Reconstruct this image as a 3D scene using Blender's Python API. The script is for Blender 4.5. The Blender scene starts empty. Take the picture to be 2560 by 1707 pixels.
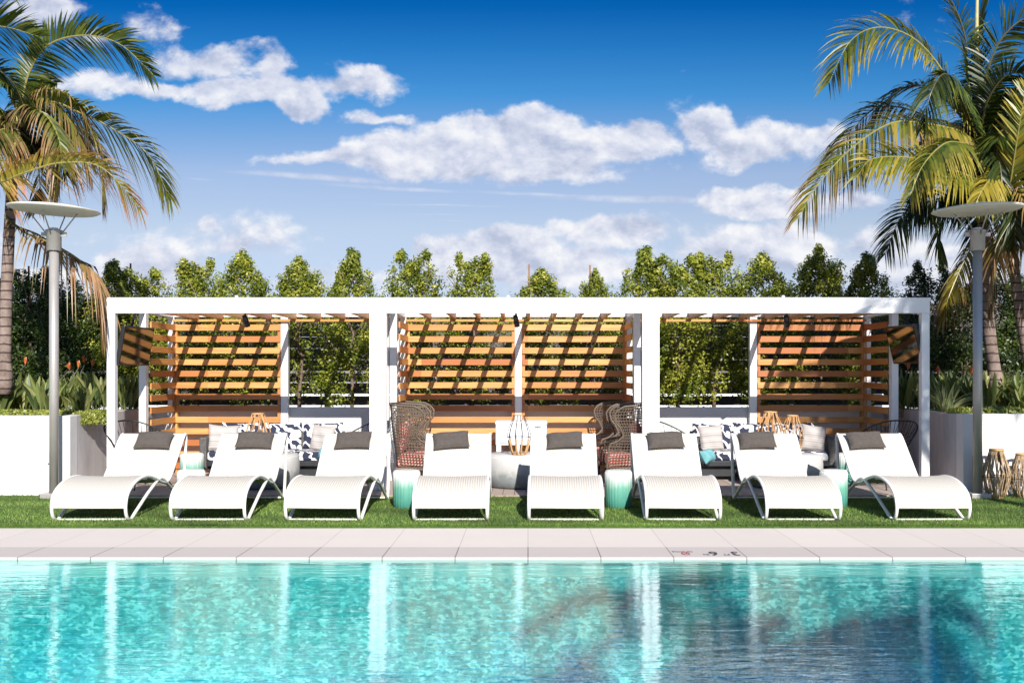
import bpy, bmesh, math, random
import numpy as np
from mathutils import Vector, Matrix
PI = math.pi
C = bpy.context.scene.collection
sc = bpy.context.scene

# ------------------------------------------------------------------ camera, world, sun, exposure
H = 1.5; F = 2550.0; CX = 1320.0; CY = 930.0          # camera height; focal length and vanishing point of the 2560 px photo
cam = bpy.data.cameras.new('camera'); cam_o = bpy.data.objects.new('camera', cam); C.objects.link(cam_o)
cam_o.location = (0, 0, H); cam_o.rotation_euler = (PI/2, 0, 0)
cam.sensor_width = 36; cam.lens = 36*F/2560
cam.shift_x = -(CX-1280)/2560; cam.shift_y = (CY-853.5)/2560
cam.clip_start = .1; cam.clip_end = 3000
sc.camera = cam_o
SUN = Vector((.21, -1, .62)).normalized()
EL = math.asin(SUN.z); AZ = math.atan2(SUN.x, SUN.y)
sun = bpy.data.lights.new('sun', 'SUN'); sun.energy = 4.6; sun.angle = math.radians(.55); sun.color = (1, .945, .87)
sun_o = bpy.data.objects.new('sun', sun); C.objects.link(sun_o)
sun_o.rotation_euler = (-SUN).to_track_quat('-Z', 'Y').to_euler(); sun_o.location = (5, -20, 15)
sc.view_settings.view_transform = 'Standard'; sc.view_settings.look = 'None'
sc.view_settings.exposure = .8; sc.view_settings.gamma = 1
sc.cycles.max_bounces = 10; sc.cycles.transparent_max_bounces = 24
sc.cycles.caustics_reflective = False; sc.cycles.caustics_refractive = False
try:
    sc.cycles.use_denoising = True
except Exception: pass

class NT:
    """small node-tree writer"""
    def __init__(s, tree): s.t = tree; s.n = tree.nodes; s.l = tree.links
    def node(s, typ, ins=None, **kw):
        n = s.n.new(typ)
        for k, v in kw.items(): setattr(n, k, v)
        for k, v in (ins or {}).items(): s.put(n.inputs[k], v)
        return n
    def put(s, sock, v):
        if isinstance(v, bpy.types.NodeSocket): s.l.new(v, sock)
        elif v is not None: sock.default_value = v
    def m(s, op, a, b=None, c=None, clamp=False):
        n = s.n.new('ShaderNodeMath'); n.operation = op; n.use_clamp = clamp
        for i, v in enumerate((a, b, c)):
            if v is not None: s.put(n.inputs[i], v)
        return n.outputs[0]
    def mix(s, f, a, b, mode='MIX'):
        n = s.n.new('ShaderNodeMix'); n.data_type = 'RGBA'; n.blend_type = mode
        s.put(n.inputs[0], f); s.put(n.inputs[6], a); s.put(n.inputs[7], b)
        return n.outputs[2]
    def noise(s, vec, scale, detail=3, rough=.5, dist=0, out='Fac'):
        n = s.node('ShaderNodeTexNoise', {'Scale': scale, 'Detail': detail, 'Roughness': rough, 'Distortion': dist})
        if vec is not None: s.put(n.inputs['Vector'], vec)
        return n.outputs[out]
    def ramp(s, f, stops, interp='LINEAR'):
        n = s.n.new('ShaderNodeValToRGB'); n.color_ramp.interpolation = interp
        e = n.color_ramp.elements
        while len(e) < len(stops): e.new(.5)
        for i, (p, c) in enumerate(stops):
            e[i].position = p; e[i].color = tuple(c) + (1,) if len(c) == 3 else c
        s.put(n.inputs[0], f); return n.outputs[0]
    def xyz(s, v):
        n = s.n.new('ShaderNodeSeparateXYZ'); s.put(n.inputs[0], v); return n.outputs
    def comb(s, x=0, y=0, z=0):
        n = s.n.new('ShaderNodeCombineXYZ'); s.put(n.inputs[0], x); s.put(n.inputs[1], y); s.put(n.inputs[2], z); return n.outputs[0]
    def vm(s, op, a, b=None, out=0):
        n = s.n.new('ShaderNodeVectorMath'); n.operation = op
        s.put(n.inputs[0], a)
        if b is not None: s.put(n.inputs[1], b)
        return n.outputs[out]
    def smooth(s, v, a, b, c=0., d=1.):
        n = s.n.new('ShaderNodeMapRange'); n.interpolation_type = 'SMOOTHSTEP'
        for i, x in enumerate((v, a, b, c, d)): s.put(n.inputs[i], x)
        return n.outputs[0]

world = bpy.data.worlds.new('World'); sc.world = world; world.use_nodes = True
w = NT(world.node_tree); w.n.clear()
sky = w.node('ShaderNodeTexSky', sky_type='NISHITA')
sky.sun_disc = False; sky.sun_elevation = EL; sky.sun_rotation = AZ
sky.air_density = 1.0; sky.dust_density = .6; sky.ozone_density = 2.2
tc = w.node('ShaderNodeTexCoord')
dx, dy, dz = w.xyz(tc.outputs['Generated'])
ay = w.m('MAXIMUM', w.m('ABSOLUTE', dy), .05)
gx = w.m('DIVIDE', dx, ay); gz = w.m('DIVIDE', dz, ay)
# clouds: where they stand in the sky, as (azimuth tangent, elevation tangent, half width, half height, strength)
CL = []
def cl(u, v, ru, rv, st=1.): CL.append(((u-1213)/2343, (854.5-v)/2343, ru/2343, rv/2343, st))
for a in [(880,352,210,24,.75),(700,362,110,16,.55),(1130,352,300,56,1.25),(1230,312,115,62,1.3),(1080,300,130,38,1.),(1420,322,120,44,1.1),(1240,395,170,34,.9),
          (560,212,160,38,1.1),(470,148,120,40,.6),(615,160,48,50,.8),(690,250,50,28,1.1),(400,208,150,24,.7),(250,195,90,26,.5),(590,60,60,20,0.0),
          (330,65,70,45,.55),(110,28,110,30,.65),(230,80,60,30,.35),
          (830,205,80,22,.42),(860,180,45,16,.42),(875,272,70,12,.4),(1640,300,62,40,.95),(1690,345,80,38,.75),(1800,330,110,52,.85),(1890,310,80,38,.7),
          (1700,462,100,38,1.3),(1830,470,150,26,.75),(1960,465,60,20,.6),
          (1420,525,140,42,1.25),(1010,590,76,52,1.5),(1150,580,130,58,1.5),(1230,605,170,48,1.3),(1370,600,120,40,.9),(1060,560,50,30,.8),
          (330,606,120,40,1.5),(250,640,170,36,.9),(480,508,22,16,.55),(540,568,30,22,.4),
          (1900,560,420,40,.5),(1600,570,200,30,.5),(2150,600,250,60,.6),(1700,600,300,36,.4),(1000,640,420,30,.35),(180,560,300,40,.2)]:
    cl(*a)
ST = []
for a in [(740,408,260,11,.95,.075),(900,432,220,8,.8,.06),(1500,458,330,13,.9,.02),(460,410,60,4,.5,.05),(1000,470,260,4,.5,.02),(1260,448,260,7,.6,.05),(980,492,240,4,.35,.01),(1250,545,500,9,.28,.0),(1050,507,90,4,.4,0)]:
    ST.append(((a[0]-1213)/2343, (854.5-a[1])/2343, a[2]/2343, a[3]/2343, a[4], -a[5]))
pv = w.comb(gx, w.m('MULTIPLY', gz, 1.35), 0)
n_big = w.noise(pv, 9.0, 10, .60, .1)
n_col = w.node('ShaderNodeTexNoise', {'Scale': 14., 'Detail': 5., 'Roughness': .6}); w.put(n_col.inputs['Vector'], pv)
warp = w.vm('MULTIPLY', w.vm('SUBTRACT', n_col.outputs['Color'], (.5, .5, .5)), (.055, .04, 0))
gv = w.vm('ADD', w.comb(gx, gz, 0), warp)
acc = None
for (cx, cz, rx, rz, st) in CL:
    if st <= 0: continue
    d = w.vm('MULTIPLY', w.vm('SUBTRACT', gv, (cx, cz, 0)), (1/rx, 1/rz, 0))
    ln = w.vm('LENGTH', d, out=1)
    f = w.m('MULTIPLY_ADD', w.m('MINIMUM', ln, 3.), -st*.8, st)
    acc = f if acc is None else w.m('SMOOTH_MAX', acc, f, .2)
dens = w.m('ADD', acc, w.m('MULTIPLY', w.m('SUBTRACT', n_big, .47), 2.1))
alpha = w.smooth(dens, .03, .42)
alpha = w.m('MULTIPLY', alpha, .93)
gs = w.vm('ADD', w.comb(gx, gz, 0), w.vm('MULTIPLY', warp, (.5, .12, 0)))
acs = None
for (cx, cz, rx, rz, st, sl) in ST:
    dd = w.vm('SUBTRACT', gs, (cx, cz, 0)); q = w.xyz(dd)
    yy = w.m('SUBTRACT', q[1], w.m('MULTIPLY', q[0], sl))
    ln = w.vm('LENGTH', w.comb(w.m('DIVIDE', q[0], rx), w.m('DIVIDE', yy, rz), 0), out=1)
    f = w.m('MULTIPLY', w.m('SUBTRACT', 1., ln, clamp=True), st)
    acs = f if acs is None else w.m('MAXIMUM', acs, f)
n_st = w.noise(w.comb(w.m('MULTIPLY', gx, 4.), w.m('MULTIPLY', gz, 60.), 0), 2., 4, .6)
acs = w.m('MULTIPLY', w.smooth(acs, .05, .8), w.m('MULTIPLY_ADD', n_st, .9, .3, clamp=True))
front = w.m('GREATER_THAN', dy, 0.)                      # that bank of cloud stands in one half of the sky only
alpha = w.m('MAXIMUM', alpha, w.m('MULTIPLY', acs, .7))
alpha = w.m('MULTIPLY', alpha, w.m('MULTIPLY', front, w.m('GREATER_THAN', dz, 0.)))
# cloud tone: sun-facing tops bright, thick undersides lavender grey
up_n = w.noise(w.vm('ADD', pv, (.006, .014, 0)), 9.0, 10, .60, .1)
edge = w.m('SUBTRACT', n_big, up_n)
tone = w.m('ADD', w.m('MULTIPLY', edge, 5.5), w.m('MULTIPLY_ADD', dens, -.16, .62), clamp=True)
CS = 1.
cloud_col = w.ramp(tone, [(0., (3.3, 3.7, 4.8)), (.5, (4.9, 5.1, 5.9)), (1., (6.5, 6.5, 6.6))])
hs = w.node('ShaderNodeHueSaturation', {'Saturation': 1.0, 'Value': 1.0, 'Color': sky.outputs[0]})
grad = w.ramp(gz, [(0., (.60,.56,.72)), (.071, (.66,.60,.74)), (.141, (.83,.70,.71)), (.196, (.77,.69,.74)), (.271, (.185,.53,.775)), (.318, (.066,.40,.70)), (.361, (.0045,.27,.60)), (.5, (.08,.40,.68)), (.9, (.5,.7,.9))])
skyc = w.mix(1., hs.outputs[0], grad, 'MULTIPLY')
final = w.mix(alpha, skyc, cloud_col)
bg = w.node('ShaderNodeBackground', {'Color': final, 'Strength': .085})
out = w.node('ShaderNodeOutputWorld', {'Surface': bg.outputs[0]})

# ------------------------------------------------------------------ helpers
def X(px, d): return (px-CX)*d/F
def Z(py, d): return H-(py-CY)*d/F
def P(u, v, d): u *= 1.08844; v *= 1.08844; return Vector((X(u, d), d, Z(v, d)))   # a measured direction of the 2352 px view, placed at its own distance d
def cr(pts, n=8):
    """Catmull-Rom through pts"""
    p = [Vector(a) for a in pts]; p = [2*p[0]-p[1]] + p + [2*p[-1]-p[-2]]; o = []
    for i in range(1, len(p)-2):
        for k in range(n):
            t = k/n
            o.append(.5*((2*p[i]) + (p[i+1]-p[i-1])*t + (2*p[i-1]-5*p[i]+4*p[i+1]-p[i+2])*t*t + (3*p[i]-p[i-1]-3*p[i+1]+p[i+2])*t**3))
    o.append(p[-2]); return o

class MB:
    def __init__(s): s.v = []; s.f = []; s.sm = []
    def add(s, vs, fs, smooth=False):
        b = len(s.v); s.v += [tuple(v) for v in vs]
        for f in fs: s.f.append([b+i for i in f]); s.sm.append(smooth)
        return s
    def box(s, x0, x1, y0, y1, z0, z1):
        return s.add([(x0,y0,z0),(x1,y0,z0),(x1,y1,z0),(x0,y1,z0),(x0,y0,z1),(x1,y0,z1),(x1,y1,z1),(x0,y1,z1)],
                     [(0,3,2,1),(4,5,6,7),(0,1,5,4),(1,2,6,5),(2,3,7,6),(3,0,4,7)])
    def bbox(s, x0, x1, y0, y1, z0, z1, b=.004):
        """box with bevelled edges"""
        bm = bmesh.new(); bmesh.ops.create_cube(bm, size=1)
        for v in bm.verts: v.co = ((x0+x1)/2+v.co.x*(x1-x0), (y0+y1)/2+v.co.y*(y1-y0), (z0+z1)/2+v.co.z*(z1-z0))
        bmesh.ops.bevel(bm, geom=bm.edges[:], offset=b, segments=2, affect='EDGES', profile=.5)
        bm.verts.index_update(); s.add([v.co[:] for v in bm.verts], [[v.index for v in f.verts] for f in bm.faces]); bm.free(); return s
    def tube(s, pts, r, n=8, cap=True, closed=False):
        pts = [Vector(p) for p in pts]; N = len(pts); rr = r if isinstance(r, (list, tuple)) else [r]*N
        prev = None; rings = []
        for i, p in enumerate(pts):
            if closed: t = pts[(i+1) % N]-pts[i-1]
            else: t = pts[min(i+1, N-1)]-pts[max(i-1, 0)]
            t = t.normalized() if t.length > 1e-9 else Vector((0,0,1))
            if prev is None: a = t.orthogonal().normalized()
            else:
                a = prev - t*prev.dot(t); a = a.normalized() if a.length > 1e-6 else t.orthogonal().normalized()
            prev = a; b = t.cross(a)
            rings.append([p + (a*math.cos(2*PI*k/n) + b*math.sin(2*PI*k/n))*rr[i] for k in range(n)])
        vs = [v for g in rings for v in g]; fs = []
        M = N if closed else N-1
        for i in range(M):
            j = (i+1) % N
            for k in range(n): fs.append((i*n+k, i*n+(k+1) % n, j*n+(k+1) % n, j*n+k))
        if cap and not closed: fs.append(tuple(range(n))[::-1]); fs.append(tuple((N-1)*n+k for k in range(n)))
        return s.add(vs, fs, True)
    def lathe(s, prof, n=32, c=(0,0,0), fn=None, smooth=True):
        """prof: (r, z) list"""
        vs = []; fs = []
        for r, z in prof:
            for k in range(n):
                a = 2*PI*k/n; q = r if fn is None else fn(r, z, a)
                vs.append((c[0]+q*math.cos(a), c[1]+q*math.sin(a), c[2]+z))
        for i in range(len(prof)-1):
            for k in range(n): fs.append((i*n+k, i*n+(k+1) % n, (i+1)*n+(k+1) % n, (i+1)*n+k))
        fs.append(tuple(range(n))[::-1]); fs.append(tuple((len(prof)-1)*n+k for k in range(n)))
        return s.add(vs, fs, smooth)
    def grid(s, fn, nu, nv, smooth=True, close_u=False):
        vs = [fn(i/nu, j/nv) for i in range(nu+1) for j in range(nv+1)]
        fs = [(i*(nv+1)+j, (i+1)*(nv+1)+j, (i+1)*(nv+1)+j+1, i*(nv+1)+j+1) for i in range(nu) for j in range(nv)]
        return s.add(vs, fs, smooth)
    def xf(s, M, start=0):
        for i in range(start, len(s.v)): s.v[i] = tuple(M @ Vector(s.v[i]))
        return s
    def build(s, name, mat, parent=None, world=False):
        me = bpy.data.meshes.new(name); me.from_pydata(s.v, [], s.f); me.polygons.foreach_set('use_smooth', s.sm)
        me.materials.append(mat); me.update()
        return link(name, me, parent, world)

def link(name, me, parent=None, world=False):
    o = bpy.data.objects.new(name, me); C.objects.link(o)
    if parent is not None:
        o.parent = parent
        if world: o.location = -parent.location      # its mesh is written in world coordinates
    return o
def tag(o, label=None, cat=None, group=None, kind=None):
    if label: o['label'] = label
    if cat: o['category'] = cat
    if group: o['group'] = group
    if kind: o['kind'] = kind
    return o
def thing(name, label, cat, loc=(0,0,0), rz=0, group=None):
    o = bpy.data.objects.new(name, None); C.objects.link(o); o.location = loc; o.rotation_euler = (0,0,rz); o.empty_display_size = .1
    return tag(o, label, cat, group)
def copy_tree(o, parent=None):
    c = o.copy(); C.objects.link(c); c.parent = parent
    for ch in list(o.children): copy_tree(ch, c)
    return c

# ------------------------------------------------------------------ materials
M = {}
def mat(name, col, rough=.6, metal=0., bump=None, spec=.5):
    """bump = (scale, strength, distance)"""
    m = bpy.data.materials.new(name); m.use_nodes = True; t = NT(m.node_tree); b = t.n['Principled BSDF']
    b.inputs['Roughness'].default_value = rough; b.inputs['Metallic'].default_value = metal
    b.inputs['Specular IOR Level'].default_value = spec
    if isinstance(col, tuple): b.inputs['Base Color'].default_value = col + (1,)
    if bump:
        c = t.node('ShaderNodeTexCoord'); n = t.noise(c.outputs['Object'], bump[0], 4)
        bb = t.node('ShaderNodeBump', {'Height': n, 'Strength': bump[1], 'Distance': bump[2]}); t.put(b.inputs['Normal'], bb.outputs[0])
    M[name] = m; return m, t, b
def vary(name, a, b_, scale, rough=.6, stretch=(1,1,1), detail=4, bump=None, metal=0., spec=.5, mid=(.3,.7)):
    m, t, b = mat(name, None, rough, metal, None, spec)
    c = t.node('ShaderNodeTexCoord'); v = t.vm('MULTIPLY', c.outputs['Object'], stretch)
    n = t.noise(v, scale, detail, .6)
    t.put(b.inputs['Base Color'], t.ramp(n, [(mid[0], a), (mid[1], b_)]))
    if bump:
        bb = t.node('ShaderNodeBump', {'Height': t.noise(v, bump[0], 3), 'Strength': bump[1], 'Distance': bump[2]}); t.put(b.inputs['Normal'], bb.outputs[0])
    return m, t, b
vary('white_paint', (.74,.74,.75), (.82,.82,.82), 1.3, .42, bump=(60,.06,.002))
vary('lounger_paint', (.72,.70,.66), (.80,.78,.74), 8, .45, bump=(300,.3,.001))
vary('plaster', (.62,.60,.585), (.70,.68,.665), 2.2, .85, bump=(18,.25,.004), detail=6)
vary('raw_concrete', (.40,.37,.36), (.60,.56,.55), 3.5, .85, (1,1,.35), bump=(30,.3,.004), detail=7)
vary('steel_paint', (.36,.34,.32), (.42,.40,.38), 3, .38, metal=.35)
vary('lamp_disc', (.56,.55,.47), (.66,.65,.58), 5, .5, (1,4,1))
vary('soil', (.05,.035,.025), (.09,.065,.045), 12, .95, bump=(20,.6,.02))
vary('far_ground', (.16,.17,.12), (.33,.32,.30), .05, .95, detail=5)
vary('far_wall', (.55,.55,.55), (.68,.68,.67), .3, .9)
vary('fence_wood', (.085,.075,.07), (.15,.135,.125), 3, .8, (.3,1,12), bump=(20,.3,.003))
vary('dark_fabric', (.060,.050,.044), (.082,.068,.060), 25, .92, bump=(420,.5,.001))
vary('black_wire', (.012,.012,.013), (.02,.02,.02), 10, .45)
vary('dark_wicker', (.07,.052,.037), (.15,.112,.078), 60, .55)
vary('grey_wicker', (.03,.03,.032), (.13,.12,.11), 70, .6, bump=(160,.6,.003))
vary('bark', (.11,.075,.055), (.20,.14,.105), 14, .9, bump=(30,.6,.01))
vary('stick_wood', (.36,.19,.075), (.55,.33,.15), 18, .65)
vary('stick_pale', (.20,.13,.07), (.46,.33,.20), 22, .65)
vary('spear', (.30,.28,.10), (.45,.40,.20), 8, .6)
vary('fence_post', (.20,.11,.065), (.30,.17,.10), 10, .8, (6,6,.5))
vary('navy_frame', (.012,.014,.018), (.02,.022,.028), 8, .5)
vary('white_plastic', (.72,.74,.78), (.78,.80,.83), 3, .3)
mat('black_plastic', (.015,.015,.017), .3)
mat('ink', (.02,.02,.022), .6); mat('red_ink', (.30,.05,.05), .6); mat('grey_ink', (.12,.13,.15), .6)
mat('teal_cushion', (.13,.33,.36), .85, bump=(200,.4,.001))
# screen: black glass, reflective
mat('screen_glass', (.006,.005,.005), .06, spec=1.); 
M['screen_glass'].node_tree.nodes['Principled BSDF'].inputs['IOR'].default_value = 1.9
# woven sling: strands along the length, ribs across
m, t, b = mat('white_weave', None, .55)
c = t.node('ShaderNodeTexCoord'); q = t.xyz(c.outputs['UV'])
sx = t.m('SINE', t.m('MULTIPLY', q[0], 2*PI*30)); sy = t.m('SINE', t.m('MULTIPLY', q[1], 2*PI*80))
hgt = t.m('ADD', t.m('MULTIPLY', sx, .5), t.m('MULTIPLY', t.m('MULTIPLY', sx, sy), .35))
t.put(b.inputs['Base Color'], t.mix(t.m('MULTIPLY_ADD', hgt, .45, .5, clamp=True), (.38,.345,.30,1), (.68,.64,.575,1)))
bb = t.node('ShaderNodeBump', {'Height': hgt, 'Strength': .8, 'Distance': .004}); t.put(b.inputs['Normal'], bb.outputs[0])
# cedar slats: each board its own tone, grain along the board
def cedar(name, axis):
    m, t, b = mat(name, None, .5)
    c = t.node('ShaderNodeTexCoord'); q = t.xyz(c.outputs['Object'])
    k = t.m('FLOOR', t.m('DIVIDE', t.m('ADD', q[2], .066), .167)) if axis != 'r' else t.m('FLOOR', t.m('DIVIDE', q[0], .19))
    wn = t.node('ShaderNodeTexWhiteNoise', noise_dimensions='2D'); t.put(wn.inputs['Vector'], t.comb(k, t.m('FLOOR', t.m('DIVIDE', q[0], 1.55)), 0))
    g = t.noise(t.vm('MULTIPLY', c.outputs['Object'], {'x': (1.2,20,34), 'y': (20,1.2,34), 'r': (34,1.2,20), 'z': (20,20,1.2)}[axis]), 1.6, 5, .6, .4)
    base = t.ramp(wn.outputs[0], [(0,(.36,.115,.032)),(.3,(.48,.195,.052)),(.6,(.56,.25,.068)),(1,(.66,.35,.115))])
    t.put(b.inputs['Base Color'], t.mix(t.smooth(g, .35, .7), base, t.mix(.5, base, (.30,.10,.03,1)), 'MIX'))
    bb = t.node('ShaderNodeBump', {'Height': g, 'Strength': .15, 'Distance': .002}); t.put(b.inputs['Normal'], bb.outputs[0])
cedar('cedar_x', 'x'); cedar('cedar_y', 'y'); cedar('cedar_rafter', 'r'); cedar('cedar_z', 'z')
# deck boards
m, t, b = mat('deck_board', None, .7)
c = t.node('ShaderNodeTexCoord'); q = t.xyz(c.outputs['Object'])
wn = t.node('ShaderNodeTexWhiteNoise', noise_dimensions='1D'); t.put(wn.inputs['W'], t.m('FLOOR', t.m('DIVIDE', q[0], .14)))
g = t.noise(t.vm('MULTIPLY', c.outputs['Object'], (30,1.5,1)), 1.5, 5, .6)
t.put(b.inputs['Base Color'], t.mix(g, t.ramp(wn.outputs[0], [(0,(.40,.33,.29)),(1,(.55,.48,.44))]), (.30,.22,.18,1)))
# paving
def paving(name, a, b_, joint, jw, y0=None):
    m, t, b = mat(name, None, .75)
    c = t.node('ShaderNodeTexCoord'); q = t.xyz(c.outputs['Object'])
    fx = t.m('ABSOLUTE', t.m('SUBTRACT', t.m('FRACT', t.m('ADD', t.m('DIVIDE', q[0], .59), .5)), .5))
    j = t.m('LESS_THAN', fx, jw)
    if y0: j = t.m('MAXIMUM', j, t.m('LESS_THAN', t.m('ABSOLUTE', t.m('SUBTRACT', q[1], y0)), .004))
    wn = t.node('ShaderNodeTexWhiteNoise', noise_dimensions='1D'); t.put(wn.inputs['W'], t.m('FLOOR', t.m('DIVIDE', q[0], .59)))
    n = t.noise(c.outputs['Object'], 2.5, 8, .65); n2 = t.noise(c.outputs['Object'], 90, 3)
    base = t.mix(t.m('MULTIPLY_ADD', n2, .5, t.m('MULTIPLY', n, .5)), a, b_)
    base = t.mix(t.m('MULTIPLY', wn.outputs[0], .14), base, (.40,.36,.34,1))
    t.put(b.inputs['Base Color'], t.mix(j, base, joint))
    bb = t.node('ShaderNodeBump', {'Height': n2, 'Strength': .15, 'Distance': .002}); t.put(b.inputs['Normal'], bb.outputs[0])
paving('paving', (.57,.51,.465,1), (.70,.625,.57,1), (.36,.32,.29,1), .0042)
paving('coping', (.45,.395,.37,1), (.55,.485,.455,1), (.16,.13,.12,1), .007)
vary('wall_tile', (.55,.62,.60), (.72,.76,.74), 6, .3)
# mottled aqua pool plaster; pale flecks paint in ripple and caustic light
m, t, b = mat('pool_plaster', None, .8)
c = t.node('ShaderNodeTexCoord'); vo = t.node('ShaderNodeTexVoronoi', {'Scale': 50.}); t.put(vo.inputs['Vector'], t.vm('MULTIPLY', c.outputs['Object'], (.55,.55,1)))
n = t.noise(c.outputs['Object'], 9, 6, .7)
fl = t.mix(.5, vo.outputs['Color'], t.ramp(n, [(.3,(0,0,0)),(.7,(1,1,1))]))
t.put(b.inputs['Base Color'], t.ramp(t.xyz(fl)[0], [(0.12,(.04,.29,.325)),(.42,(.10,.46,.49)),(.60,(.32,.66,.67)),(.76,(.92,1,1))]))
# water
m = bpy.data.materials.new('water'); m.use_nodes = True; t = NT(m.node_tree); t.n.clear(); M['water'] = m
c = t.node('ShaderNodeTexCoord')
v1 = t.vm('MULTIPLY', c.outputs['Object'], (.5,1.6,1))
n1 = t.noise(v1, 16, 4, .6, .3); n2 = t.noise(t.vm('MULTIPLY', c.outputs['Object'], (.6,2.6,1)), 3.2, 3, .5, .6)
hh = t.m('ADD', t.m('MULTIPLY', n1, .0010), t.m('MULTIPLY', n2, .0034))
bmp = t.node('ShaderNodeBump', {'Height': hh, 'Strength': 1., 'Distance': 1.}); nb = bmp.outputs[0]
geo = t.node('ShaderNodeNewGeometry'); cosv = t.m('ABSOLUTE', t.vm('DOT_PRODUCT', geo.outputs['Incoming'], geo.outputs['True Normal'], out=1)); frs = t.m('MULTIPLY_ADD', t.m('POWER', t.m('SUBTRACT', 1., cosv, clamp=True), 3.6), .95, .02)
gl = t.node('ShaderNodeBsdfGlossy', {'Roughness': .0, 'Color': (.86,1,1,1)}); t.put(gl.inputs['Normal'], nb)
tr = t.node('ShaderNodeBsdfTransparent', {'Color': (.46,.98,.95,1)})
rf = t.node('ShaderNodeBsdfRefraction', {'Color': (.45,.96,.97,1), 'IOR': 1.33, 'Roughness': .0}); t.put(rf.inputs['Normal'], nb)
mx = t.node('ShaderNodeMixShader', {0: .20}); t.put(mx.inputs[1], tr.outputs[0]); t.put(mx.inputs[2], rf.outputs[0])
sct = t.node('ShaderNodeBsdfDiffuse', {'Color': (.03,.62,.70,1)})      # light scattered back by the water itself
m1 = t.node('ShaderNodeMixShader', {0: .12}); t.put(m1.inputs[1], mx.outputs[0]); t.put(m1.inputs[2], sct.outputs[0])
m2 = t.node('ShaderNodeMixShader'); t.put(m2.inputs[0], frs); t.put(m2.inputs[1], m1.outputs[0]); t.put(m2.inputs[2], gl.outputs[0])
o = t.node('ShaderNodeOutputMaterial'); t.put(o.inputs[0], m2.outputs[0])
# patterned cushion cloth: navy curling figures on white
m, t, b = mat('navy_pattern', None, .85)
c = t.node('ShaderNodeTexCoord'); q = t.xyz(c.outputs['Object'])
vv = t.comb(q[0], 0, t.m('ADD', q[2], t.m('MULTIPLY', q[1], .8)))
wp = t.vm('ADD', vv, t.vm('MULTIPLY', t.vm('SUBTRACT', t.noise(vv, 9, 1, out='Color'), (.5,.5,.5)), (.22,.0,.22)))
wv = t.node('ShaderNodeTexWave', {'Scale': 3.2, 'Distortion': 3.5, 'Detail': 0., 'Detail Scale': 3.}, wave_type='BANDS', bands_direction='DIAGONAL'); t.put(wv.inputs['Vector'], wp)
pn = t.noise(vv, 11, 0)
mask = t.m('MULTIPLY', t.m('GREATER_THAN', wv.outputs['Fac'], .36), t.m('GREATER_THAN', pn, .37))
t.put(b.inputs['Base Color'], t.mix(mask, (.74,.74,.76,1), (.018,.022,.05,1)))
# striped pillow
m, t, b = mat('striped_cloth', None, .9)
c = t.node('ShaderNodeTexCoord'); q = t.xyz(c.outputs['Object'])
n = t.noise(t.comb(0, 0, q[2]), 42, 3, .7); n2 = t.noise(c.outputs['Object'], 150, 2)
t.put(b.inputs['Base Color'], t.mix(t.m('MULTIPLY', n2, .2), t.ramp(n, [(.35,(.16,.14,.14)),(.5,(.40,.37,.35)),(.65,(.56,.53,.50))]), (.3,.28,.28,1)))
# red chair cushions
m, t, b = mat('coral_cloth', None, .9)
c = t.node('ShaderNodeTexCoord'); q = t.xyz(c.outputs['Object'])
z1 = t.m('PINGPONG', t.m('ADD', q[2], t.m('PINGPONG', t.m('ADD', q[0], q[1]), .022)), .02)
t.put(b.inputs['Base Color'], t.mix(t.m('GREATER_THAN', z1, .0125), (.62,.15,.115,1), (.76,.56,.50,1)))
# glazed ceramic stool: white rim running down into turquoise
m, t, b = mat('ceramic', None, .22)
c = t.node('ShaderNodeTexCoord'); q = t.xyz(c.outputs['Object'])
n = t.noise(t.vm('MULTIPLY', c.outputs['Object'], (16,16,2.5)), 1.5, 4)
g = t.m('ADD', q[2], t.m('MULTIPLY', t.m('SUBTRACT', n, .5), .12))
t.put(b.inputs['Base Color'], t.ramp(g, [(.10,(.075,.27,.215)),(.22,(.14,.37,.29)),(.36,(.70,.71,.67))]))
# concrete drum: pale top fading to grey at the foot
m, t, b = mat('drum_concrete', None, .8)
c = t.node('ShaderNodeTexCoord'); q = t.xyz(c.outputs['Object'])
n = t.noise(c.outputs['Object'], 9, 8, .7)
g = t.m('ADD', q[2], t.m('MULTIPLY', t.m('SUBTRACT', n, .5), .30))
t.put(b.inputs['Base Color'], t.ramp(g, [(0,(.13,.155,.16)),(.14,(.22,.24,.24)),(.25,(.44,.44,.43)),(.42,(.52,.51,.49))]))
# palm trunk: rings
m, t, b = mat('palm_trunk', None, .85)
c = t.node('ShaderNodeTexCoord'); q = t.xyz(c.outputs['Object'])
n = t.noise(c.outputs['Object'], 7, 6, .7)
rg = t.m('LESS_THAN', t.m('FRACT', t.m('MULTIPLY', t.m('ADD', q[2], t.m('MULTIPLY', n, .05)), 8.5)), .18)
t.put(b.inputs['Base Color'], t.mix(rg, t.ramp(n, [(.3,(.11,.075,.06)),(.7,(.30,.23,.20))]), (.05,.03,.025,1)))
bb = t.node('ShaderNodeBump', {'Height': t.m('ADD', n, t.m('MULTIPLY', rg, -.6)), 'Strength': .6, 'Distance': .015}); t.put(b.inputs['Normal'], bb.outputs[0])
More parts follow.
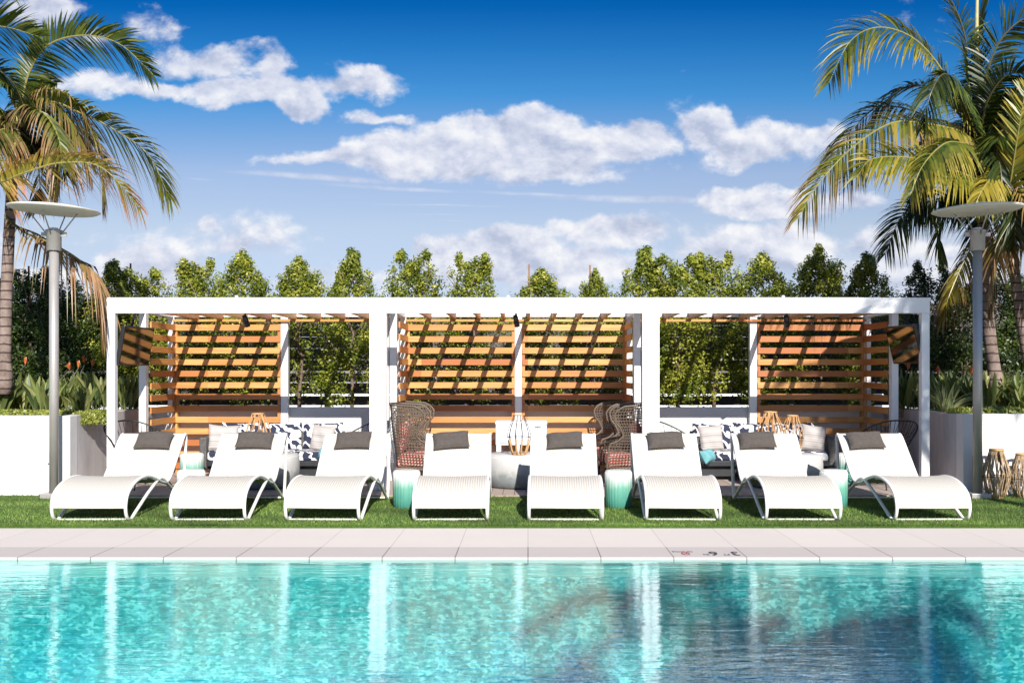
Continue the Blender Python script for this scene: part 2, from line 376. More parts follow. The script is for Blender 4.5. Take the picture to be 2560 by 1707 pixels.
# foliage: colour of each leaf carried by the mesh
def foliage(name, rough=.42, trans=.28, spec=.45):
    m, t, b = mat(name, None, rough, spec=spec)
    a = t.node('ShaderNodeAttribute', attribute_name='Col'); t.put(b.inputs['Base Color'], a.outputs[0])
    tl = t.node('ShaderNodeBsdfTranslucent'); t.put(tl.inputs[0], t.mix(1., a.outputs[0], (1.3,1.35,.5,1), 'MULTIPLY'))
    mx = t.node('ShaderNodeMixShader', {0: trans}); t.put(mx.inputs[1], b.outputs[0]); t.put(mx.inputs[2], tl.outputs[0])
    t.put(t.n['Material Output'].inputs[0], mx.outputs[0])
foliage('leaf'); foliage('palm_leaf', .38, .25); foliage('turf_blade', .6, .25, .3)
vary('turf_base', (.035,.085,.012), (.06,.13,.022), 40, .95, bump=(150,.8,.01))

# ------------------------------------------------------------------ numpy leaf meshes
rng = np.random.default_rng(7)
def np_mesh(name, verts, nper, cols, mat_, smooth=False):
    """verts (N*nper,3) polygons of nper verts each; cols (N,3)"""
    N = len(verts)//nper; me = bpy.data.meshes.new(name)
    me.vertices.add(N*nper); me.vertices.foreach_set('co', np.asarray(verts, np.float32).ravel())
    me.loops.add(N*nper); me.loops.foreach_set('vertex_index', np.arange(N*nper, dtype=np.int32))
    me.polygons.add(N); me.polygons.foreach_set('loop_start', np.arange(0, N*nper, nper, dtype=np.int32))
    me.polygons.foreach_set('loop_total', np.full(N, nper, np.int32)); me.update(calc_edges=True)
    ca = me.color_attributes.new('Col', 'FLOAT_COLOR', 'POINT')
    cc = np.ones((N*nper, 4), np.float32); cc[:, :3] = np.repeat(cols, nper, 0) if len(cols) == N else cols
    ca.data.foreach_set('color', cc.ravel()); me.materials.append(mat_); return me
def unit(a): return a/np.maximum(np.linalg.norm(a, axis=-1, keepdims=True), 1e-9)
def leaves(name, c, nrm, L, W, pal, mat_, fold=.0, idx=None):
    N = len(c); r = unit(rng.normal(size=(N,3))); nrm = unit(nrm); d = unit(np.cross(nrm, r)); s = np.cross(nrm, d)
    L = L*rng.uniform(.65, 1.25, (N,1)); W = W*rng.uniform(.7, 1.2, (N,1))
    v = np.stack([c-d*L/2, c+s*W/2+nrm*fold*W, c+d*L/2, c-s*W/2+nrm*fold*W], 1).reshape(-1,3)
    pal = np.array(pal); k = rng.integers(0, len(pal), N) if idx is None else idx; col = pal[k]*rng.uniform(.8, 1.2, (N,1))
    return np_mesh(name, v, 4, col, mat_)

# ================================================================== LARGE STRUCTURE
DT = .035                                  # deck top
YF, YM, YR, YW = 12.7, 13.75, 14.85, 14.97 # cabana front, middle, rear post rows; back wall
XL, XR = X(175, 12.24), X(2408, 12.24)
YG0, YG1 = 9.81, 12.24
WL = -.018; PX0, PX1, PY0, PY1 = -9., 5.9, 1.2, 8.25
PXV = PX1
tag(MB().box(-1500, 1500, -1500, 1500, -6.6, -6).build('ground', M['far_ground']), 'pale dry ground far below the terrace', None, kind='structure')
g = MB(); g.box(-30, 30, YG0-1.06, 18, -6, -.004); g.box(-30, PX0-.3, -14, YG0-1.06, -6, -.004); g.box(PX1+.3, 30, -14, YG0-1.06, -6, -.004); g.box(PX0-.3, PX1+.3, -14, PY0-.3, -6, -.004)
tag(g.build('terrace', M['plaster']), 'raised terrace slab carrying pool, turf and planters', None, kind='structure')
g = MB(); g.box(-30, 30, 8.75, YG0, -.004, .0); g.box(-30, PX0-.5, -14, 8.75, -.004, 0); g.box(PX1+.5, 30, -14, 8.75, -.004, 0); g.box(PX0-.5, PX1+.5, -14, PY0-.5, -.004, 0)
tag(g.build('pavement', M['paving']), 'pale square paving slabs around the pool', None, kind='structure')
g = MB()
for a in [(PX0-.5, PX1+.5, PY1, 8.746), (PX0-.5, PX1+.5, PY0-.5, PY0), (PX0-.5, PX0, PY0, PY1), (PX1, PX1+.5, PY0, PY1)]:
    g.bbox(a[0], a[1], a[2], a[3], -.055, .0035, .009)
tag(g.build('coping', M['coping']), 'pinkish stone coping along the pool edge', None, kind='structure')
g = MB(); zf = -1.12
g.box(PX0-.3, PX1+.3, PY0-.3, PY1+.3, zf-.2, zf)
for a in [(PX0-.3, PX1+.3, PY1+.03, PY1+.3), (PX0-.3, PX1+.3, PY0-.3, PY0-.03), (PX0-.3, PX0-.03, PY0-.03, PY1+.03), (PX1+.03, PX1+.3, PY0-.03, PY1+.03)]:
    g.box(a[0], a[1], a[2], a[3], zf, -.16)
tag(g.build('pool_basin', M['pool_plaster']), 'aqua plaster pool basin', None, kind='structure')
g = MB()
for a in [(PX0-.3, PX1+.3, PY1+.028, PY1+.3), (PX0-.3, PX1+.3, PY0-.3, PY0-.028), (PX0-.3, PX0-.028, PY0-.028, PY1+.028), (PX1+.028, PX1+.3, PY0-.028, PY1+.028)]:
    g.box(a[0], a[1], a[2], a[3], -.16, -.056)
tag(g.build('waterline_tiles', M['wall_tile']), 'pale waterline tile band under the coping', None, kind='structure')
g = MB(); g.add([(PX0-.03, PY0-.03, WL), (PX1+.03, PY0-.03, WL), (PX1+.03, PY1+.02, WL), (PX0-.03, PY1+.02, WL)], [(0,1,2,3)])
# water meets the coping face
g = MB(); g.add([(PX0, PY0, WL), (PX1, PY0, WL), (PX1, PY1, WL), (PX0, PY1, WL)], [(0,1,2,3)])
tag(g.build('water', M['water']), 'clear rippling turquoise pool water', None, kind='structure')
g = MB(); g.box(-14, 14, YG0, YG1, .0, .020)
tag(g.build('turf_base', M['turf_base']), 'backing of the artificial lawn', None, kind='structure')
# turf blades
def turf():
    A = 120000
    x = rng.uniform(-7.6, 7.0, A); y = rng.uniform(YG0+.004, YG1, A)
    k = 22000; x[:k] = rng.uniform(-7.6, 7, k); y[:k] = YG0+rng.uniform(0, .05, k)
    keep = ~((x > -5.35) & (x < 5.12) & (y > 12.12)); x = x[keep]; y = y[keep]; N = len(x)
    c = np.stack([x, y, np.where(y < YG0+.012, .003, .017)], 1); a = rng.uniform(0, 2*PI, N); s = np.stack([np.cos(a), np.sin(a), np.zeros(N)], 1)
    h = rng.uniform(.016, .034, (N,1)); b = rng.normal(0, .012, (N,3)); b[:,2] = 0; e_ = y < YG0+.02; b[e_,1] -= rng.uniform(.0, .022, e_.sum())
    v = np.stack([c-s*.0035, c+s*.0035, c+b+h*np.array([0,0,1])], 1).reshape(-1,3)
    pal = np.array([(.16,.255,.045),(.20,.31,.06),(.27,.37,.10),(.11,.19,.03),(.37,.37,.16)]); col = pal[rng.choice(5, N, p=[.3,.3,.15,.2,.05])]*rng.uniform(.75,1.2,(N,1))
    patch = .80+.20*np.sin(x*2.1+np.sin(y*3)*1.3)+.12*np.sin(x*5.3+y*7.1+np.sin(x*1.7)*2)+.10*np.sin(y*11+x*.8); col = col*patch[:,None]
    return np_mesh('grass', v, 3, col, M['turf_blade'])
tag(link('grass', turf()), 'bright green artificial turf under the loungers', 'grass', kind='stuff')
# deck
g = MB()
xb = -5.34
while xb < 5.08:
    g.box(xb, min(xb+.134, 5.1), 12.16, YW-.004, .021, DT); xb += .14
g.box(-5.35, 5.11, 12.125, 12.155, .0, DT+.002)
tag(g.build('deck', M['deck_board']), 'weathered timber deck boards under the cabanas', None, kind='structure')

# planter walls
def wall(name, label, bxs, mt, loc):
    r = thing(name, label, 'wall', loc); 
    for nm, g, m_ in bxs: g.build(nm, M[m_], r, True)
    return r
TW = .975
wall('planter_wall', 'white plastered planter wall behind the left lamp post', [('front_face', MB().bbox(-14, XL, 12.24, 12.44, 0, TW, .006), 'plaster')], 'plaster', (-9.7, 12.3, 0))
wall('planter_wall', 'white plastered planter wall behind the right lamp post and twig lanterns', [('front_face', MB().bbox(XR, 14, 12.24, 12.44, 0, TW+.02, .006), 'plaster')], 'plaster', (9.7, 12.3, 0))
wall('planter_side_wall', 'grey concrete planter wall running back along the left cabana', [('wall_panel', MB().bbox(XL-.2, XL-.003, 12.443, YW-.003, 0, TW, .006), 'raw_concrete')], 'c', (XL, 13.5, 0))
wall('planter_side_wall', 'dark shaded concrete planter wall running back along the right cabana', [('wall_panel', MB().bbox(XR+.003, XR+.2, 12.443, YW-.003, 0, TW+.01, .006), 'raw_concrete')], 'c', (XR, 13.5, 0))
wall('back_wall', 'low grey plaster planter wall behind the sofas of the cabanas', [('wall_panel', MB().bbox(XL-.2, XR+.2, YW, YW+.2, 0, .982, .006), 'plaster')], 'c', (0, 15, 0))
g = MB(); g.box(-14, XL-.2, 12.44, YW, 0, .86); g.box(XR+.2, 14, 12.44, YW, 0, .86); g.box(-14, 14, YW+.2, 16.9, 0, .88)
tag(g.build('soil', M['soil']), 'dark planting soil inside the raised planters', None, kind='structure')

# slatted perimeter fence behind the hedge
fn = thing('slat_fence', 'weathered dark slatted fence half hidden behind the hedge', 'fence', (0, 17.0, 0))
g = MB()
for i in range(9): g.box(-14, 14, 17.0, 17.03, .95+i*.19, (1.10 if i in (0, 2) else 1.132)+i*.19)
g.build('slat_panel', M['fence_wood'], fn, True)
for i in range(12):
    MB().box(-13+i*2.4, -12.9+i*2.4, 17.033, 17.12, 0, 2.7).build('post', M['fence_wood'], fn, True)
# distant low buildings glimpsed through the slats
def far_building(x, y, w_, d, z1, label):
    r = thing('low_building', label, 'building', (x, y, -6))
    MB().box(-w_/2, w_/2, 0, d, 0, z1+6).build('wall', M['far_wall'], r)
    MB().box(-w_/2-.3, w_/2+.3, -.3, d+.3, z1+6.0, z1+6.4).build('roof', M['white_plastic'], r)
    n = int(w_/5)
    for i in range(n):
        q = MB().box(-w_/2+1.5+i*5, -w_/2+4.5+i*5, -.06, -.003, z1+3, z1+4.6).build('window', M['navy_frame'], r)
far_building(-21, 70, 26, 14, .4, 'pale flat-roofed building far off behind the left cabana slats')
far_building(6, 78, 24, 14, .2, 'pale flat-roofed building far off behind the middle cabana slats')
far_building(36, 72, 22, 14, .3, 'pale flat-roofed building far off behind the right cabana')

# ------------------------------------------------------------------ cabanas
BZ0, BZ1 = 2.232, 2.428
PITCH = .167; SL0 = 2.188; SH = .086
def slat_panel_x(x0, x1, y, parent):
    g = MB()
    for k in range(14):
        z1 = SL0-k*PITCH
        if z1-SH < DT: break
        g.bbox(x0, x1, y, y+.022, z1-SH, z1, .003)
    g.build('slat_panel', M['cedar_x'], parent, True)
def slat_panel_y(x, y0, y1, parent):
    g = MB()
    for k in range(14):
        z1 = SL0-k*PITCH
        if z1-SH < DT: break
        g.bbox(x, x+.022, y0, y1, z1-SH, z1, .003)
    g.build('slat_panel', M['cedar_y'], parent, True)
PW = .105
def cabana(label, x0, x1, mids, panels, side_l, side_r, spots):
    """x0,x1 outer faces; mids = x of middle rear posts; panels = [(x0,x1)] of rear slats"""
    r = thing('cabana', label, 'cabana', ((x0+x1)/2, (YF+YR)/2, DT))
    B = lambda *a: MB().bbox(*a, .005)
    B(x0, x1, YF, YF+.10, BZ0, BZ1).build('front_beam', M['white_paint'], r, True)
    B(x0, x1, YR, YR+PW, BZ0+.07, BZ1-.005).build('rear_beam', M['white_paint'], r, True)
    for xa in (x0, x1-.09): B(xa, xa+.09, YF+.102, YR-.002, BZ0+.06, BZ1-.003).build('side_beam', M['white_paint'], r, True)
    for xa in (x0, x1-PW):
        B(xa+.0015, xa+PW-.0015, YF+.003, YF+.098, DT, BZ0-.001).build('post', M['white_paint'], r, True)
        B(xa+.002, xa+PW-.01, YM, YM+.11, DT, BZ0+.058).build('post', M['white_paint'], r, True)
        B(xa+.002, xa+PW-.01, YR+.002, YR+PW-.004, DT, BZ0+.068).build('post', M['white_paint'], r, True)
    for xm in mids: B(xm, xm+PW, YR+.002, YR+PW-.004, DT, BZ0+.068).build('post', M['white_paint'], r, True)
    n = int((x1-x0-.25)/.375); st = (x1-x0-.18)/(n+1)
    for i in range(1, n+1):
        xc = x0+.09+i*st
        MB().box(xc-.02, xc+.02, YF+.105, YR-.004, BZ0+.035, BZ0+.165).build('rafter', M['cedar_rafter'], r, True)
    MB().box(x0+.095, x1-.095, YR-.052, YR-.006, BZ0+.0, BZ0+.033).build('wood_batten', M['cedar_x'], r, True)
    for (a, b_) in panels:
        slat_panel_x(a+.004, b_-.004, YR-.032, r)
        for q in (a+.002, b_-.042): MB().box(q, q+.04, YR-.008, YR+.085, DT, SL0+.01).build('wood_upright', M['cedar_z'], r, True)
    if side_l:
        slat_panel_y(x0+PW+.004, YM+.115, YR-.04, r); MB().box(x0+PW-.008, x0+PW+.002, YR-.075, YR-.04, DT, SL0+.01).build('wood_upright', M['cedar_z'], r, True)
    if side_r:
        slat_panel_y(x1-PW-.026, YM+.115, YR-.04, r); MB().box(x1-PW-.003, x1-PW+.008, YR-.075, YR-.04, DT, SL0+.01).build('wood_upright', M['cedar_z'], r, True)
    # small black spotlights on the rear beam, and their shade
    for xs in spots:
        s = MB(); s.tube([(xs, YF+.20, BZ0+.03), (xs, YF+.20, BZ0-.03)], .012)
        s.tube([(xs-.01, YF+.19, BZ0-.02), (xs+.0, YF+.22, BZ0-.07), (xs+.015, YF+.26, BZ0-.15)], [.028,.034,.036], 12)
        so = s.build('spotlight', M['black_plastic'], r, True)
    # bracket knob on top of front beam
    MB().lathe([(.02,0),(.02,.02),(.012,.03)], 10, ((x0+x1)/2-.08, YF+.05, BZ1)).build('roof_stud', M['white_paint'], r, True)
    return r
xa0, xa1 = X(266, YF), X(944.1, YF)
xb0, xb1 = X(944.9, YF), X(1627, YF)
xc0, xc1 = X(1628, YF), X(2325, YF)
pm1 = X(701.5, YR); pm2 = X(1287, YR); pm3 = X(1875, YR)
cabana('left white cabana with slatted back on its left half and patterned sofa', xa0, xa1, [pm1], [(xa0+PW, pm1)], True, False, [X(613, 12.9)])
cabana('middle white cabana slatted across its whole back with two pairs of wing chairs', xb0, xb1, [pm2], [(xb0+PW, pm2), (pm2+PW, xb1-PW)], True, True, [X(1290, 12.9)])
cabana('right white cabana with slatted back on its right half and patterned sofa', xc0, xc1, [pm3], [(pm3+PW, xc1-PW)], False, True, [X(1967, 12.9)])

# ------------------------------------------------------------------ lamp posts
def lamp(px, label, tilt):
    d = 12.05; r = thing('lamp_post', label, 'lamp post', (X(px, d), d, .0), 0, 'lamp posts in front of the planters')
    MB().bbox(-.115, .115, -.115, .115, 0, .078, .006).build('base_plate', M['steel_paint'], r)
    MB().lathe([(.053,.078),(.053,2.94)], 28).build('pole', M['steel_paint'], r)
    MB().lathe([(.074,2.93),(.083,2.935),(.083,3.15),(.094,3.155),(.094,3.175),(.06,3.18)], 28).build('collar', M['steel_paint'], r)
    for s in (-1, 1):
        MB().tube([(s*.08, 0, 3.12), (s*.30, 0, 3.40)], .008).box(s*.115-.035, s*.115+.035, -.006, .006, 3.10, 3.15).build('arm', M['steel_paint'], r)
    for s in (-1, 1): MB().tube([(0, s*.08, 3.12), (0, s*.30, 3.40)], .008).build('arm', M['steel_paint'], r)
    g = MB().lathe([(.02,.0),(.30,.004),(.47,.022),(.512,.042),(.505,.05),(.3,.085),(.05,.105)], 64)
    g.xf(Matrix.Translation((0,0,3.375)) @ Matrix.Rotation(tilt, 4, 'Y'))
    g.build('lamp_disc', M['lamp_disc'], r)
    MB().lathe([(.05,3.18),(.05,3.20),(.03,3.205)], 20).build('light_source', M['white_plastic'], r)
    return r
lamp(135, 'left grey lamp post with a flat round disc reflector on top', .045)
lamp(2444, 'right grey lamp post with a flat round disc reflector, beside the twig lanterns', -.035)
MB_ = MB().bbox(X(124,12.2)-.035, X(124,12.2)+.035, 12.2, 12.238, .41, .54, .004)
tag(MB_.build('outlet_box', M['raw_concrete']), 'small grey outlet box on the white wall beside the left lamp post', 'outlet box')

# ------------------------------------------------------------------ loungers
def prof_side():
    # (y from the foot's ground point, z)
    return [(-.015,.012),(-.075,.05),(-.105,.115),(-.105,.18),(-.07,.26),(.02,.325),(.16,.375),(.32,.398),(.48,.398),(.62,.375),(.78,.335),(.92,.295),(1.05,.272),(1.15,.285),(1.24,.34),(1.36,.45),(1.5,.58),(1.62,.69),(1.69,.745),(1.735,.765)]
def make_lounger():
    r = thing('sun_lounger', 'x', 'sun lounger', (0,0,0), 0, 'white sun loungers in a row on the turf')
    W2 = .365; pr = cr([(0, y, z) for y, z in prof_side()], 3)
    for s in (-1, 1):
        x = s*W2; pts = [Vector((x, p.y, p.z)) for p in pr]
        pts += [Vector((x, 1.76, .745)), Vector((x, 1.765, .70)), Vector((x, 1.72, .45)), Vector((x, 1.66, .13)), Vector((x, 1.63, .04)), Vector((x, 1.585, .02)), Vector((x, 1.54, .055)),
                Vector((x, 1.25, .19)), Vector((x, .98, .315)), Vector((x, .90, .335)), Vector((x, .80, .325)), Vector((x, .5, .215)), Vector((x, .12, .05)), Vector((x, .04, .012))]
        q = pts + []
        MB().tube(q, .0175, 8, closed=True).build('side_frame', M['lounger_paint'], r)
    for (y, z, rr) in [(-.005,.013,.013),(-.105,.150,.014),(.90,.33,.012),(1.63,.035,.011),(1.70,.755,.014),(.48,.375,.010)]:
        MB().tube([(-W2, y, z), (W2, y, z)], rr, 8).build('crossbar', M['lounger_paint'], r)
    # woven sling with two sides and real thickness
    sl = cr([(0, y, z) for y, z in prof_side()[2:]], 4); sl[0] = Vector((0,-.106,.150))
    while sl[1].z < .16: sl.pop(1)
    n = len(sl)-1; nrm = []
    for i in range(n+1):
        tt = (sl[min(i+1, n)]-sl[max(i-1, 0)]).normalized(); nrm.append(Vector((0, -tt.z, tt.y)))
    me_v = []; fs = []; uv = []; nx = 26; T = .008
    acc_ = [0.]
    for i in range(n): acc_.append(acc_[-1]+(sl[i+1]-sl[i]).length)
    for side in (0, 1):
        for i in range(n+1):
            for j in range(nx+1):
                x = -W2+.004+(2*W2-.008)*j/nx
                cz = -.010*(1-(2*j/nx-1)**2)*(1 if .05 < i/n < .97 else .2)
                p = sl[i]+nrm[i]*(.011+cz-(T if side else 0)); me_v.append((x, p.y, p.z)); uv.append((j/nx, acc_[i]/.9))
    off = (n+1)*(nx+1)
    for i in range(n):
        for j in range(nx):
            a = i*(nx+1)+j; f = (a, a+1, a+nx+2, a+nx+1); fs.append(f); fs.append(tuple(off+k for k in f[::-1]))
    for j in range(nx): fs.append((j+1, j, off+j, off+j+1)); a = n*(nx+1)+j; fs.append((a, a+1, off+a+1, off+a))
    for i in range(n): a = i*(nx+1); fs.append((a, a+nx+1, off+a+nx+1, off+a)); a += nx; fs.append((a+nx+1, a, off+a, off+a+nx+1))
    me = bpy.data.meshes.new('woven_sling'); me.from_pydata(me_v, [], fs)
    ul = me.uv_layers.new(name='UVMap')
    for l in me.loops: ul.data[l.index].uv = uv[l.vertex_index]
    me.polygons.foreach_set('use_smooth', [True]*len(fs)); me.materials.append(M['white_weave']); me.update()
    link('woven_sling', me, r)
    return r
def pillow_mesh(w_, h_, th, nu=22, nv=12, seed=0, corner=.12):
    """rectangular cushion in the local xz plane, thickness along y, with pinched seams"""
    rr = random.Random(seed); a1, a2 = rr.uniform(0, 6), rr.uniform(0, 6); vs = []; fs = []
    for s in (-1, 1):
        for i in range(nu+1):
            for j in range(nv+1):
                u = 2*i/nu-1; v = 2*j/nv-1
                t_ = (max(0, 1-u**4)*max(0, 1-v**4))**.55
                k = 1-corner*(1-max(abs(u), abs(v))**3)*0
                x = u*w_/2*(1-corner*.5*(1-abs(u))*0 - .05*(1-v*v)*abs(u)); z = v*h_/2*(1-.08*(1-u*u)*abs(v)*1.2)
                y = s*(th/2*t_*(1+.10*math.sin(5*u+a1+3*v)+.05*math.sin(11*v+a2)))
                vs.append((x, y, z))
    o2 = (nu+1)*(nv+1)
    for i in range(nu):
        for j in range(nv):
            a = i*(nv+1)+j; f = (a, a+nv+1, a+nv+2, a+1); fs.append(f[::1]); fs.append(tuple(o2+k for k in f[::-1]))
    return MB().add(vs, fs, True)
LO = [(214,-.014),(484,-.012),(745,.030),(1036,-.022),(1299,.020),(1567,.022),(1840,.012),(2134,-.016)]
LL = ['white woven sun lounger nearest the left lamp post',
      'white woven sun lounger in front of the left cabana concrete table',
      'white woven sun lounger just left of the turquoise stool at the left double post',
      'white woven sun lounger in front of the left pair of wing chairs',
      'white woven sun lounger in front of the right pair of wing chairs',
      'white woven sun lounger just right of the turquoise stool beside the right wing chairs',
      'white woven sun lounger in front of the right cabana sofa',
      'white woven sun lounger nearest the right lamp post']
PLX = [(353,1016,0),(585,1017,.02),(811,1014,-.03),(1036,1018,-.05),(1297,1013,-.04),(1529,1010,-.02),(1739,1014,-.03),(1988,1014,-.02)]
proto = make_lounger(); pil0 = None
for i, (u, a) in enumerate(LO):
    o = proto if i == 0 else copy_tree(proto)
    x = (u-1213)/2343*10.24; o.location = (x, 10.24, .008); o.rotation_euler = (0,0,-a*1.0); o['label'] = LL[i]
    # pillow draped on top of the backrest
    d = 11.80; g = pillow_mesh(.42, .25, .11, seed=i)
    f = MB(); 
    for k in range(60): pass
    po = g.build('neck_pillow', M['dark_fabric'])
    pu, pvv, rl = PLX[i]; c = P(pu, pvv, d)
    po.location = (c.x, d+.0, .715); po.rotation_euler = (-math.radians(44+(i*5) % 7), rl*1.6, -a+(.05 if i % 2 else -.04))
    tag(po, 'dark brown neck pillow on the ' + ['lounger nearest the left lamp post','second lounger from the left lamp post','lounger left of the left double post stool','lounger in front of the left wing chairs','lounger in front of the right wing chairs','lounger right of the stool by the right wing chairs','second lounger from the right lamp post','lounger nearest the right lamp post'][i], 'pillow', 'dark neck pillows on the loungers')

# ------------------------------------------------------------------ ceramic stools
def make_stool():
    r = thing('garden_stool', 'x', 'stool', (0,0,0), 0, 'turquoise ceramic stools')
    def rib(R, z, a): return R*(1+.030*abs(math.sin(a*13+.35*math.sin(z*14+a*2)))-.012)
    MB().lathe([(.125,0),(.143,.012),(.146,.1),(.148,.2),(.148,.3),(.147,.38),(.140,.398)], 156, fn=rib).build('body', M['ceramic'], r)
    MB().lathe([(.140,.398),(.138,.408),(.10,.414),(.02,.416)], 48).build('seat_top', M['ceramic'], r)
    return r
st0 = make_stool()
for i, (px, d, z, lb) in enumerate([(478, 11.25, .014, 'turquoise ribbed stool on the turf between the first two loungers at the left lamp post'),
        (1016.5, 11.2, .014, 'turquoise ribbed stool on the turf beside the left double post of the middle cabana'),
        (1546, 11.2, .014, 'turquoise ribbed stool on the turf in front of the right wing chairs'),
        (2084, 11.25, .014, 'turquoise ribbed stool on the turf between the last two loungers at the right lamp post'),
        (480, 13.3, DT, 'turquoise ribbed stool on the left cabana deck beside the sofa arm'),
        (2118, 13.3, DT, 'turquoise ribbed stool on the right cabana deck beside the sofa arm')]):
    o = st0 if i == 0 else copy_tree(st0)
    o.location = (X(px, d), d, z); o['label'] = lb; o.rotation_euler.z = i*.7

# ------------------------------------------------------------------ concrete drum tables
def make_drum():
    r = thing('drum_table', 'x', 'table', (0,0,0), 0, 'round concrete tables in the cabanas')
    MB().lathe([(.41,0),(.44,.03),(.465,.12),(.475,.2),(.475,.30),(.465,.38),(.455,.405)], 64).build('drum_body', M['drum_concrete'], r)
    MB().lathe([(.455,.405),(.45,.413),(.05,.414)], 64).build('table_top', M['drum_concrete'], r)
    return r
dr0 = make_drum()
DRP = [(1300, 13.15), (655, 13.1), (1962, 13.1)]
for i, (px, d) in enumerate(DRP):
    o = dr0 if i == 0 else copy_tree(dr0); o.location = (X(px, d), d, DT); o.rotation_euler.z = i*1.3
    o['label'] = ['round concrete drum table in the middle cabana with one open wire lantern', 'round concrete drum table in the left cabana with one twig lantern', 'round concrete drum table in the right cabana with two twig lanterns'][i]

# ------------------------------------------------------------------ lanterns
def lantern(label, loc, R, Hh, nst, kind, seed, group):
    rr = random.Random(seed); r = thing('lantern', label, 'lantern', loc, 0, group)
    prof = [(.50,0),(.72,.12),(.98,.42),(1.,.5),(.86,.68),(.56,.88),(.46,1.)]
    def rad(t_):
        for (a, ta), (b, tb) in zip(prof, prof[1:]):
            if t_ <= tb: return R*(a+(b-a)*(t_-ta)/(tb-ta))
        return R*prof[-1][0]
    sm, wm = ('stick_wood', 'black_wire')
    g = MB(); lo = MB()
    for k in range(nst):
        a0 = 2*PI*k/nst+rr.uniform(-.06, .06); tw = rr.uniform(-.35, .35) if kind != 'open' else 0
        pts = [];  jit = .10 if kind != 'open' else 0
        for s in range(9):
            t_ = s/8; q = rad(t_)*(1+rr.uniform(-jit, jit)*.4); a = a0+tw*t_+rr.uniform(-jit, jit)*.6
            pts.append((q*math.cos(a), q*math.sin(a), t_*Hh))
        if kind == 'open':
            g.tube(pts[2:], .0045, 5); lo.tube(pts[:4], .010, 6)
        else: g.tube(pts, rr.uniform(.0045, .0085), 5)
    if kind == 'wild':
        for k in range(nst):
            a = rr.uniform(0, 6.28); da = rr.choice((-1, 1))*rr.uniform(.5, 1.1)
            pts = [((rad(t_)*1.02)*math.cos(a+da*t_), rad(t_)*1.02*math.sin(a+da*t_), t_*Hh) for t_ in (0,.2,.4,.6,.8,1.)]
            g.tube(pts, rr.uniform(.004, .007), 5)
    g.build('wire_ribs' if kind == 'open' else 'stick_ribs', M[wm if kind == 'open' else ('stick_wood' if kind == 'cone' else 'stick_pale')], r)
    if kind == 'open': lo.build('wooden_ribs', M['stick_wood'], r)
    def ring(z, q, rr_, m_, nm):
        MB().tube([(q*math.cos(2*PI*k/28), q*math.sin(2*PI*k/28), z) for k in range(28)], rr_, 6, closed=True).build(nm, M[m_], r)
    ring(Hh, rad(1.), .011 if kind != 'wild' else .016, 'stick_wood', 'top_ring')
    ring(Hh*.45, rad(.45)*1.01, .004, 'black_wire', 'middle_ring')
    ring(.012, rad(0), .010, 'stick_wood', 'bottom_ring')
    MB().lathe([(rad(0), .004), (rad(0), .012)], 24).build('base', M['stick_wood'], r)
    MB().lathe([(.035,.012),(.035,.13),(.01,.135)], 16).build('candle', M['lamp_disc'], r)
    return r
ztop = DT+.414
lantern('open black wire lantern with wooden foot on the middle concrete table', (X(1297.5, 12.98), 12.98, ztop), .148, .505, 10, 'open', 1, 'lanterns on the drum tables')
lantern('orange twig lantern on the left cabana concrete table', (X(645, 13.0), 13.0, ztop), .16, .52, 16, 'cone', 2, 'lanterns on the drum tables')
lantern('twig lantern with wide top nearer the slatted panel edge on the right cabana table', (X(1926, 13.05), 13.05, ztop), .165, .54, 15, 'cone', 3, 'lanterns on the drum tables')
lantern('shorter twig lantern on the right side of the right cabana table', (X(1981, 12.9), 12.9, ztop), .14, .50, 13, 'cone', 4, 'lanterns on the drum tables')
lantern('bulging twig lantern on the turf right beside the right lamp post', (X(2491, 12.0), 12.0, .022), .152, .565, 22, 'wild', 5, 'twig lanterns on the turf')
lantern('bulging twig lantern on the turf cut by the right edge of the photo', (X(2557, 12.03), 12.03, .022), .148, .51, 22, 'wild', 6, 'twig lanterns on the turf')

# ------------------------------------------------------------------ sofas
def sofa(label, x0, x1, flip):
    r = thing('sofa', label, 'sofa', ((x0+x1)/2, 14.2, DT), 0, 'patterned sofas in the outer cabanas')
    y0, y1 = 13.75, 14.58
    B = lambda *a, b=.006: MB().bbox(*a, b)
    B(x0+.1, x1-.1, y0+.02, y1, .23, .30).build('seat_frame', M['navy_frame'], r, True)
    B(x0+.1, x1-.1, y0+.10, y0+.16, DT+.05, .228).build('front_panel', M['navy_frame'], r, True)
    for xa in (x0, x1-.1): B(xa, xa+.1, y0, y1, .18, .62, b=.02).build('arm', M['grey_wicker'], r, True)
    for xa in (x0+.01, x1-.06):
        for ya in (y0+.01, y1-.07): B(xa, xa+.05, ya, ya+.05, DT, .182).build('leg', M['navy_frame'], r, True)
    B(x0+.1, x1-.1, y1-.06, y1, .30, .66).build('back_frame', M['grey_wicker'], r, True)
    n = 3; wd = (x1-x0-.2)/n
    for k in range(n):
        a = x0+.1+k*wd
        MB().bbox(a+.004, a+wd-.004, y0+.01, y1-.2, .302, .425, .028).build('seat_cushion', M['navy_pattern'], r, True)
        g = pillow_mesh(wd-.006, .40, .17, seed=k+7); g.xf(Matrix.Translation((a+wd/2, y1-.16, .592)) @ Matrix.Rotation(-.16, 4, 'X'))
        g.build('back_cushion', M['navy_pattern'], r, True)
    return r
sa0, sa1 = X(512, 14.0), X(862, 14.0); sb0, sb1 = X(1722, 14.0), X(2078, 14.0)
sofa('sofa with navy and white patterned cushions in the left cabana', sa0, sa1, 1)
sofa('sofa with navy and white patterned cushions in the right cabana', sb0, sb1, -1)
